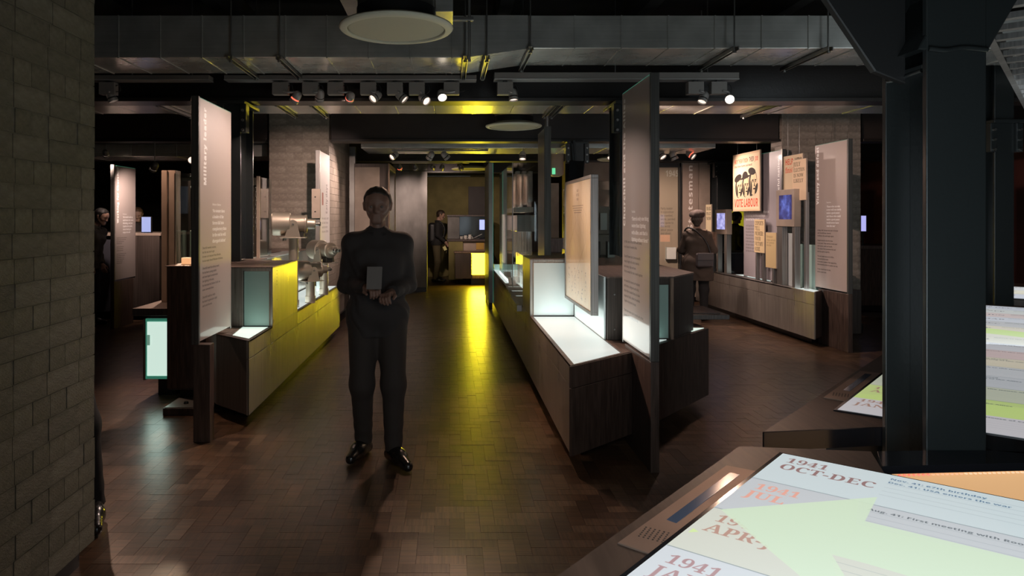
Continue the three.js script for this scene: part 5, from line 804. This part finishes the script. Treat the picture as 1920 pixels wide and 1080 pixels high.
// ---------------------------------------------------------------- people: smooth fields over a skeleton, meshed by surface nets
function nets(f, lo, hi, c) {
  const n = [0, 1, 2].map((k) => Math.ceil((hi[k] - lo[k]) / c) + 2), [nx, ny, nz] = n, F = new Float32Array(nx * ny * nz);
  for (let k = 0, i = 0; k < nz; k++) for (let j = 0; j < ny; j++) for (let q = 0; q < nx; q++, i++) F[i] = f(lo[0] + q * c, lo[1] + j * c, lo[2] + k * c);
  const id = new Int32Array(F.length).fill(-1), P = [], I = [], at = (x, y, z) => x + nx * (y + ny * z), E = [[0, 1], [2, 3], [4, 5], [6, 7], [0, 2], [1, 3], [4, 6], [5, 7], [0, 4], [1, 5], [2, 6], [3, 7]];
  for (let z = 0; z < nz - 1; z++) for (let y = 0; y < ny - 1; y++) for (let x = 0; x < nx - 1; x++) {
    const v = []; let s = 0; for (let k = 0; k < 8; k++) { v[k] = F[at(x + (k & 1), y + (k >> 1 & 1), z + (k >> 2))]; if (v[k] < 0) s++; }
    if (s === 0 || s === 8) continue;
    let a = 0, b = 0, d = 0, m = 0; for (const [i, j] of E) if (v[i] < 0 !== v[j] < 0) { const t = v[i] / (v[i] - v[j]); a += (i & 1) + t * ((j & 1) - (i & 1)); b += (i >> 1 & 1) + t * ((j >> 1 & 1) - (i >> 1 & 1)); d += (i >> 2) + t * ((j >> 2) - (i >> 2)); m++; }
    id[at(x, y, z)] = P.length / 3; P.push(lo[0] + (x + a / m) * c, lo[1] + (y + b / m) * c, lo[2] + (z + d / m) * c);
  }
  const quad = (a, b, e, d, flip) => { if (a < 0 || b < 0 || e < 0 || d < 0) return; flip ? I.push(a, d, e, a, e, b) : I.push(a, b, e, a, e, d); };
  for (let z = 1; z < nz - 1; z++) for (let y = 1; y < ny - 1; y++) for (let x = 1; x < nx - 1; x++) {
    const s = F[at(x, y, z)] < 0;
    if (s !== F[at(x + 1, y, z)] < 0) quad(id[at(x, y - 1, z - 1)], id[at(x, y, z - 1)], id[at(x, y, z)], id[at(x, y - 1, z)], !s);
    if (s !== F[at(x, y + 1, z)] < 0) quad(id[at(x - 1, y, z - 1)], id[at(x - 1, y, z)], id[at(x, y, z)], id[at(x, y, z - 1)], !s);
    if (s !== F[at(x, y, z + 1)] < 0) quad(id[at(x - 1, y - 1, z)], id[at(x, y - 1, z)], id[at(x, y, z)], id[at(x - 1, y, z)], !s);
  }
  const g = new THREE.BufferGeometry(); g.setAttribute('position', new THREE.Float32BufferAttribute(P, 3)); g.setIndex(I); g.computeVertexNormals();
  const uv = new Float32Array(P.length / 3 * 2); for (let i = 0; i < P.length / 3; i++) { uv[i * 2] = P[i * 3] + P[i * 3 + 2]; uv[i * 2 + 1] = P[i * 3 + 1]; } g.setAttribute('uv', new THREE.BufferAttribute(uv, 2));
  return g;
}
const smin = (a, b, k) => { const h = Math.max(k - Math.abs(a - b), 0) / k; return Math.min(a, b) - h * h * k * 0.25; };
function field(caps, k) { // caps: [a, b, ra, rb]
  const C = caps.map(([a, b, ra, rb]) => { const d = [b[0] - a[0], b[1] - a[1], b[2] - a[2]]; return [...a, ...d, 1 / (d[0] * d[0] + d[1] * d[1] + d[2] * d[2] + 1e-9), ra, rb - ra]; });
  return (x, y, z) => { let r = 1e3; for (const c of C) { const px = x - c[0], py = y - c[1], pz = z - c[2]; let t = (px * c[3] + py * c[4] + pz * c[5]) * c[6]; t = t < 0 ? 0 : t > 1 ? 1 : t; const dx = px - t * c[3], dy = py - t * c[4], dz = pz - t * c[5]; r = smin(r, Math.sqrt(dx * dx + dy * dy + dz * dz) - c[7] - t * c[8], k); } return r; };
}
function bounds(caps, pad) { const lo = [9, 9, 9], hi = [-9, -9, -9]; for (const [a, b, ra, rb] of caps) for (const [p, r] of [[a, ra], [b, rb]]) for (let k = 0; k < 3; k++) { lo[k] = Math.min(lo[k], p[k] - r - pad); hi[k] = Math.max(hi[k], p[k] + r + pad); } return [lo, hi]; }
const mesh3 = (caps, k, c, cut) => { const f = field(caps, k), [lo, hi] = bounds(caps, 2.2 * c + k * 0.3); return nets(cut ? (x, y, z) => cut(f(x, y, z), x, y, z) : f, lo, hi, c); };
function hand(w, e, side, curl, c) { // wrist, elbow; five fingers that curl towards the palm
  const D = V(...w).sub(V(...e)).normalize(), T = V(0, 0, 1).cross(D).lengthSq() < 0.05 ? V(1, 0, 0) : V(0, 0, 1).addScaledVector(D, -D.z).normalize(), N = D.clone().cross(T).multiplyScalar(side);
  const W = V(...w), P = (d, t, n) => W.clone().addScaledVector(D, d).addScaledVector(T, t).addScaledVector(N, n).toArray(), caps = [[P(-0.03, 0, 0), P(0.02, 0, 0), 0.024, 0.023]];
  for (const t of [-0.024, -0.008, 0.008, 0.024]) caps.push([P(0.015, t * 0.7, 0), P(0.078, t, 0.002), 0.015, 0.012]);
  [[-0.028, 0.052], [-0.009, 0.066], [0.01, 0.072], [0.028, 0.066]].forEach(([t, L]) => { const k = curl, a = P(0.08, t, 0.004), b = P(0.08 + L * 0.45 * Math.cos(k * 0.6), t * 1.08, -L * 0.45 * Math.sin(k * 0.6)), g = P(0.08 + L * 0.45 * Math.cos(k * 0.6) + L * 0.32 * Math.cos(k * 1.5), t * 1.1, -L * 0.45 * Math.sin(k * 0.6) - L * 0.32 * Math.sin(k * 1.5)), h = P(0.08 + L * 0.45 * Math.cos(k * 0.6) + L * 0.32 * Math.cos(k * 1.5) + L * 0.25 * Math.cos(k * 2.2), t * 1.1, -L * 0.45 * Math.sin(k * 0.6) - L * 0.32 * Math.sin(k * 1.5) - L * 0.25 * Math.sin(k * 2.2)); caps.push([a, b, 0.0095, 0.0088], [b, g, 0.0088, 0.0082], [g, h, 0.0082, 0.0068]); });
  const m = P(0.03, 0.03, -0.004), n = P(0.06, 0.05, -0.018), o = P(0.088, 0.05, -0.03); caps.push([P(0.012, 0.018, 0), m, 0.015, 0.013], [m, n, 0.012, 0.0105], [n, o, 0.0105, 0.008]);
  return mesh3(caps, 0.008, c);
}
function person(label, x, d, yaw, s, o) {
  const t = thing('person', label, 'person', [x, 0, -d]); t.rotation.y = yaw; t.scale.setScalar(s); origin.delete(t);
  const lean = o.lean ?? 0, ln = (p) => { const h = Math.max(0, p[1] - 0.95); return [p[0], p[1] - h * (1 - Math.cos(lean)), p[2] + h * Math.sin(lean)]; };
  const c = o.cell ?? 0.014, J = { sl: [-0.158, 1.395, 0], sr: [0.158, 1.395, 0], el: [-0.205, 1.14, -0.02], er: [0.205, 1.14, -0.02], wl: [-0.23, 0.88, 0.06], wr: [0.23, 0.88, 0.06], hl: [-0.09, 0.92, 0], hr: [0.09, 0.92, 0], kl: [-0.105, 0.5, 0.015], kr: [0.105, 0.5, 0.015], al: [-0.11, 0.085, -0.03], ar: [0.11, 0.085, -0.03], tl: [-0.135, 0.03, 0.15], tr: [0.135, 0.03, 0.15], ...o.J };
  for (const k of ['sl', 'sr', 'el', 'er', 'wl', 'wr']) J[k] = ln(J[k]);
  const nb = ln([0, 1.42, -0.01]), nt = ln([0, 1.55, 0.01]), hy = o.turn ?? 0, hp = o.nod ?? 0, hc = ln([0, 1.64, 0.005]);
  const H = (p) => { const v = V(p[0], p[1] - 1.56, p[2] - 0.005).applyEuler(new THREE.Euler(hp, hy, 0, 'YXZ')); return [v.x + hc[0], v.y + hc[1] - 0.08, v.z + hc[2]]; };
  const tor = [[ln([-0.08, 1.3, 0]), ln([0.08, 1.3, 0]), 0.1, 0.1], [ln([-0.06, 1.1, 0.005]), ln([0.06, 1.1, 0.005]), 0.095, 0.095], [[-0.075, 0.95, 0], [0.075, 0.95, 0], 0.115, 0.115], [ln([-0.06, 1.3, 0]), [-0.05, 0.96, 0], 0.1, 0.1], [ln([0.06, 1.3, 0]), [0.05, 0.96, 0], 0.1, 0.1], [J.sl, J.sr, 0.055, 0.055]];
  const arm = (S, E, W, a) => [[S, E, 0.052 + a, 0.041 + a], [E, W, 0.04 + a, 0.027 + a]], leg = (h, k, a, e) => [[h, k, 0.084 + e, 0.055 + e], [k, a, 0.054 + e, 0.036 + e]];
  const L = (name, g, m, p = t) => { const q = shade(new THREE.Mesh(g, m)); q.name = name; p.add(q); return q; };
  // the body is one continuous skin; head and hands come from finer grids
  const head = [[H([0, 1.665, -0.012]), H([0, 1.672, 0.012]), 0.084, 0.083], [H([0, 1.63, 0.02]), H([0, 1.59, 0.03]), 0.066, 0.05], [H([-0.046, 1.595, 0.01]), H([-0.016, 1.553, 0.068]), 0.024, 0.02], [H([0.046, 1.595, 0.01]), H([0.016, 1.553, 0.068]), 0.024, 0.02], [H([-0.014, 1.552, 0.07]), H([0.014, 1.552, 0.07]), 0.02, 0.02], [H([0, 1.655, 0.086]), H([0, 1.617, 0.106]), 0.007, 0.01], [H([-0.011, 1.612, 0.095]), H([0.011, 1.612, 0.095]), 0.0075, 0.0075], [H([-0.05, 1.625, 0.062]), H([-0.042, 1.62, 0.066]), 0.018, 0.018], [H([0.05, 1.625, 0.062]), H([0.042, 1.62, 0.066]), 0.018, 0.018], [H([-0.04, 1.667, 0.07]), H([0.04, 1.667, 0.07]), 0.018, 0.018], [H([-0.019, 1.587, 0.076]), H([0.019, 1.587, 0.076]), 0.007, 0.007], [H([-0.016, 1.576, 0.075]), H([0.016, 1.576, 0.075]), 0.0075, 0.0075], [H([-0.086, 1.655, -0.005]), H([-0.084, 1.615, 0.0]), 0.012, 0.008], [H([0.086, 1.655, -0.005]), H([0.084, 1.615, 0.0]), 0.012, 0.008], [ln([0, 1.42, -0.02]), ln([0, 1.56, -0.012]), 0.054, 0.05]];
  const e1 = H([-0.034, 1.643, 0.098]), e2 = H([0.034, 1.643, 0.098]);
  const sock = (v, X, Y, Z) => { for (const e of [e1, e2]) v = -smin(-v, Math.hypot(X - e[0], Y - e[1], Z - e[2]) - 0.014, 0.015); return v; };
  const skin = [mesh3([...tor, ...arm(J.sl, J.el, J.wl, 0), ...arm(J.sr, J.er, J.wr, 0), ...leg(J.hl, J.kl, J.al, 0), ...leg(J.hr, J.kr, J.ar, 0), [nb, nt, 0.052, 0.048], [J.al, J.tl, 0.04, 0.025], [J.ar, J.tr, 0.04, 0.025]], 0.05, c, (v) => v + 0.006), mesh3(head, 0.02, o.fine ?? 0.008, sock), hand(J.wl, J.el, -1, o.curl ?? 0.5, o.fine ? 0.004 : 0.006), hand(J.wr, J.er, 1, o.curl ?? 0.5, o.fine ? 0.004 : 0.006)];
  L('body', mergeGeometries(skin.map((g) => g.toNonIndexed())), std({ color: lin(...(o.skin ?? [0.36, 0.22, 0.16])), roughness: 0.55 }));
  if (o.fine) for (const e of [[-0.033, 1.642, 0.0775], [0.033, 1.642, 0.0775]]) { const p = H(e); L('eye', new THREE.SphereGeometry(0.0105, 12, 10).translate(...p), std({ color: lin(0.12, 0.1, 0.09), roughness: 0.2 })); }
  const cloth = (k, r = 0.85) => std({ color: lin(...k), roughness: r, bumpMap: rep(T.weave, 6), bumpScale: 0.0006, sheen: 0.3, sheenColor: lin(0.1, 0.1, 0.1), sheenRoughness: 0.6 });
  const hem = o.hem ?? 0.84, flare = o.flare ?? 0.13, coat = [...tor.map(([a, b, r, q]) => [a, b, r + 0.016, q + 0.016]), ...arm(J.sl, J.el, J.wl, 0.013), ...arm(J.sr, J.er, J.wr, 0.013), [[-0.075, 0.95, 0], [-0.085, hem - 0.12, 0.005], flare, flare + 0.01], [[0.075, 0.95, 0], [0.085, hem - 0.12, 0.005], flare, flare + 0.01], [ln([0, 1.42, -0.02]), ln([0, 1.46, -0.018]), 0.08, 0.068], [ln([0, 1.45, -0.02]), ln([-0.12, 1.405, -0.005]), 0.06, 0.055], [ln([0, 1.45, -0.02]), ln([0.12, 1.405, -0.005]), 0.06, 0.055]];
  const wrist = (W, E) => { const D = V(...W).sub(V(...E)).normalize(); return [D.x, D.y, D.z, D.x * W[0] + D.y * W[1] + D.z * W[2] - 0.012]; }, w1 = wrist(J.wl, J.el), w2 = wrist(J.wr, J.er), side = (w, W, X, Y, Z) => (Math.hypot(X - W[0], Y - W[1], Z - W[2]) < 0.09 ? w[0] * X + w[1] * Y + w[2] * Z - w[3] : -1);
  const folds = (v, X, Y, Z) => v + 0.0035 * Math.sin(Y * 46 + X * 23 + 6 * Math.sin(Z * 18 + X * 9)) * Math.max(0, Math.min(1, (1.45 - Y) * 3));
  L(o.coatName ?? 'jacket', mesh3(coat, 0.035, c * 0.8, (v, X, Y, Z) => Math.max(folds(v, X, Y, Z), hem - Y, side(w1, J.wl, X, Y, Z), side(w2, J.wr, X, Y, Z))), cloth(o.coat));
  { const q = []; for (let i = 0; i <= 16; i++) { const a = 0.35 + i / 16 * (2 * Math.PI - 0.7); q.push(ln([0.072 * Math.sin(a), 1.475 + 0.022 * -Math.cos(a) , -0.016 + 0.074 * Math.cos(a)])); } L('collar', tube(q, 0.014, 40, 8), cloth(o.coat.map((v) => v * 0.8))); }
  L('trousers', mesh3([...leg(J.hl, J.kl, J.al, 0.02), ...leg(J.hr, J.kr, J.ar, 0.02), [[-0.075, 0.95, 0], [0.075, 0.95, 0], 0.12, 0.12]], 0.045, c * 0.8, (v, X, Y, Z) => Math.max(v + 0.003 * Math.sin(Y * 60 + Z * 30) * Math.max(0, 1 - Y * 2.2), 0.075 - Y, Y - 1.02)), cloth(o.trousers ?? [0.02, 0.02, 0.022]));
  for (const [a, b] of [[J.al, J.tl], [J.ar, J.tr]]) { const dir = V(b[0] - a[0], 0, b[2] - a[2]).normalize(), heel = [a[0] - dir.x * 0.045, 0.04, a[2] - dir.z * 0.045], toe = [b[0] + dir.x * 0.03, 0.034, b[2] + dir.z * 0.03], m = [(a[0] + b[0]) / 2, 0.055, (a[2] + b[2]) / 2]; L('shoe', mesh3([[heel, m, 0.042, 0.044], [m, toe, 0.044, 0.032], [[a[0], 0.085, a[2]], m, 0.044, 0.04]], 0.03, 0.008, (v, X, Y) => Math.max(v, 0.003 - Y)), std({ color: lin(0.012, 0.011, 0.01), roughness: 0.25, clearcoat: 0.4 })); }
  if (o.hat) { const g = mesh3([[H([-0.05, 1.74, -0.02]), H([0.055, 1.735, -0.025]), 0.072, 0.068], [H([0, 1.73, -0.06]), H([0, 1.745, 0.03]), 0.08, 0.065], [H([0, 1.705, -0.015]), H([0, 1.715, 0]), 0.094, 0.093]], 0.03, 0.009, (v, X, Y, Z) => Math.max(v + 0.003 * Math.sin(X * 70) * Math.sin(Z * 60), H([0, 1.69, 0])[1] - Y)); const b = L('beret', g, cloth(o.hat, 0.95)); b.userData.label = 'brown beret'; }
  const hair = o.hairLow ?? 1.6, f1 = H([0, 1.668, -0.014]);
  L('hair', mesh3([[H([0, 1.672, -0.022]), H([0, 1.678, 0.004]), 0.092, 0.089], [H([0, 1.64, -0.04]), H([0, hair, -0.045]), 0.074, 0.05]], 0.03, 0.008, (v, X, Y, Z) => { const q = V(X - hc[0], Y - hc[1] + 0.08, Z - hc[2]).applyEuler(new THREE.Euler(-hp, 0, 0)).applyEuler(new THREE.Euler(0, -hy, 0)), zz = q.z + 0.005, yy = q.y + 1.56; return Math.max(v + 0.0025 * Math.sin(X * 160) * Math.sin(Y * 90), Math.min(zz - 0.03 - (yy - 1.64) * 0.25, zz - 0.062 - (yy - 1.7) * 0.4 + (yy < 1.71 ? 0.04 : 0))); }), std({ color: lin(...(o.hair ?? [0.02, 0.014, 0.01])), roughness: 0.6 }));
  return t;
}
// the man in the aisle, walking towards the lens with a leaflet
person('man in a dark coat walking along the aisle towards the front, holding a leaflet', wx(708, 4.42), 4.42, 0.12, 1.0, { fine: 0.006, cell: 0.012, coat: [0.03, 0.026, 0.025], coatName: 'coat', trousers: [0.035, 0.028, 0.024], hem: 0.8, flare: 0.105, turn: -0.1, nod: 0.12, skin: [0.2, 0.115, 0.085], curl: 0.9, J: { el: [-0.2, 1.13, -0.03], er: [0.2, 1.13, -0.03], wl: [-0.07, 1.13, 0.2], wr: [0.08, 1.1, 0.21], kl: [-0.1, 0.5, 0.05], al: [-0.09, 0.085, -0.1], tl: [-0.16, 0.03, 0.05], kr: [0.1, 0.5, 0.08], ar: [0.1, 0.085, 0.06], tr: [0.17, 0.03, 0.22] } });
{ const x = wx(705, 4.3), t = thing('leaflet', 'folded pale leaflet held by the man walking in the aisle', 'leaflet', [x, 1.16, -4.16]); const g = bx(-0.045, 0.045, -0.07, 0.07, -0.0015, 0.0015, 0); g.rotateX(-0.35); g.translate(x + 0.01, 1.2, -4.11); part('page', g, std({ color: lin(0.16, 0.15, 0.14), roughness: 0.7 }), t); const h = bx(-0.045, 0.045, -0.07, 0.07, -0.001, 0.001, 0); h.rotateX(-0.5); h.translate(x + 0.01, 1.2, -4.125); part('back_page', h, std({ color: lin(0.12, 0.11, 0.1), roughness: 0.7 }), t); }
person('man with a dark backpack standing in profile at the far desk', wx(819, 16.7), 16.7, Math.PI / 2 - 0.1, 1.0, { coat: [0.012, 0.012, 0.012], trousers: [0.11, 0.09, 0.045], hem: 0.9, nod: 0.35, lean: 0.1, hair: [0.03, 0.018, 0.01], J: { el: [-0.21, 1.14, 0.03], er: [0.21, 1.13, 0.05], wl: [-0.16, 0.98, 0.22], wr: [0.14, 0.93, 0.2], kl: [-0.1, 0.5, 0.03], tr: [0.12, 0.03, 0.16] } });
{ const t = thing('backpack', 'dark backpack worn by the man at the far desk', 'backpack', [wx(812, 16.7), 0.98, -16.7]); const x = wx(813, 16.7); const g = new RoundedBoxGeometry(0.2, 0.5, 0.32, 4, 0.08); g.translate(x - 0.03, 1.2, -16.7); part('sack', metric(g), M.black, t); part('front_pocket', metric(new RoundedBoxGeometry(0.08, 0.24, 0.26, 3, 0.035).translate(x - 0.15, 1.1, -16.7)), M.black, t); for (const z of [-0.09, 0.09]) part('strap', tube([[x + 0.05, 1.42, -16.7 + z], [x + 0.16, 1.47, -16.7 + z], [x + 0.27, 1.3, -16.7 + z], [x + 0.22, 1.08, -16.7 + z], [x + 0.06, 1.0, -16.7 + z]], 0.018, 24, 6), M.black, t); }
{ const t = thing('yellow_tinted_slip', 'paper slip coloured as if lit yellow, held by the man with the backpack', 'paper', [wx(834, 16.4), 0.8, -16.45]); const g = bx(-0.04, 0.04, -0.05, 0.05, -0.002, 0.002, 0); g.rotateY(0.5); g.rotateZ(0.5); g.translate(wx(834, 16.45), 0.83, -16.5); part('slip', g, std({ color: lin(0.75, 0.7, 0.3), roughness: 0.6 }), t); part('fold', bx(-0.04, 0.04, 0, 0.003, -0.001, 0.001, 0).rotateZ(0.5).translate(wx(834, 16.45), 0.83, -16.495), M.paper, t); }  // yellow light falling on the paper is put into its colour
person('woman in a brown coat and beret seen from behind at the right case', wx(1307, 10.45), 10.45, Math.PI - 0.5, 0.93, { coat: [0.068, 0.048, 0.036], coatName: 'coat', trousers: [0.018, 0.016, 0.016], hem: 0.66, flare: 0.17, hat: [0.07, 0.05, 0.042], hair: [0.06, 0.045, 0.035], hairLow: 1.58, turn: 0.1, J: { el: [-0.26, 1.15, 0.02], er: [0.26, 1.15, 0.02], wl: [-0.16, 1.02, 0.22], wr: [0.15, 1.02, 0.22] } });
{ const x = wx(1318, 10.3), d = 10.24, t = thing('shoulder_bag', 'grey leather shoulder bag hanging at the back of the woman in the beret', 'bag', [x, 0.8, -d]); part('bag_body', metric(new RoundedBoxGeometry(0.25, 0.21, 0.09, 3, 0.03).translate(x, 0.93, -d)), std({ color: lin(0.07, 0.06, 0.062), roughness: 0.4 }), t); part('flap', metric(new RoundedBoxGeometry(0.24, 0.11, 0.02, 2, 0.008).translate(x, 0.985, -d + 0.05)), std({ color: lin(0.09, 0.078, 0.08), roughness: 0.38 }), t); part('strap', tube([[x + 0.1, 1.02, -d], [x + 0.03, 1.22, -d - 0.04], [x - 0.1, 1.38, -d - 0.12], [x - 0.18, 1.41, -d - 0.22], [x - 0.2, 1.3, -d - 0.36]], 0.013, 24, 6), M.black, t); }
person('man in a dark suit standing behind the right case, in profile', wx(1380, 13.3), 13.3, Math.PI / 2 + 0.2, 0.96, { coat: [0.012, 0.012, 0.014], hem: 0.8, nod: 0.2, hair: [0.02, 0.013, 0.01] });
person('dim visitor bending over the far left counter screen', wx(259, 12.1), 12.1, 0.35, 1.0, { coat: [0.02, 0.017, 0.016], nod: 0.45, lean: 0.15, hair: [0.09, 0.055, 0.03], skin: [0.3, 0.2, 0.15] });
person('dark haired visitor leaning in by the brick edge at far left', wx(166, 9.9), 9.9, Math.PI / 2 - 0.1, 0.98, { coat: [0.05, 0.043, 0.03], nod: 0.4, lean: 0.25, hair: [0.008, 0.007, 0.006], J: { wl: [-0.15, 0.9, 0.12], wr: [0.15, 0.9, 0.12] } });
person('visitor in dark trousers almost wholly hidden by the near brick wall', -2.05, 3.42, 0.5, 1.0, { coat: [0.012, 0.011, 0.011], trousers: [0.01, 0.009, 0.009], J: { kr: [0.19, 0.5, 0.02], ar: [0.235, 0.085, 0.0], tr: [0.24, 0.03, 0.18], el: [-0.22, 1.14, -0.02], er: [0.16, 1.16, -0.16], wr: [0.06, 1.0, -0.2] } });

scene.traverse((o) => { if (o.isMesh || o.isInstancedMesh) shade(o); });
renderer.render(scene, camera);
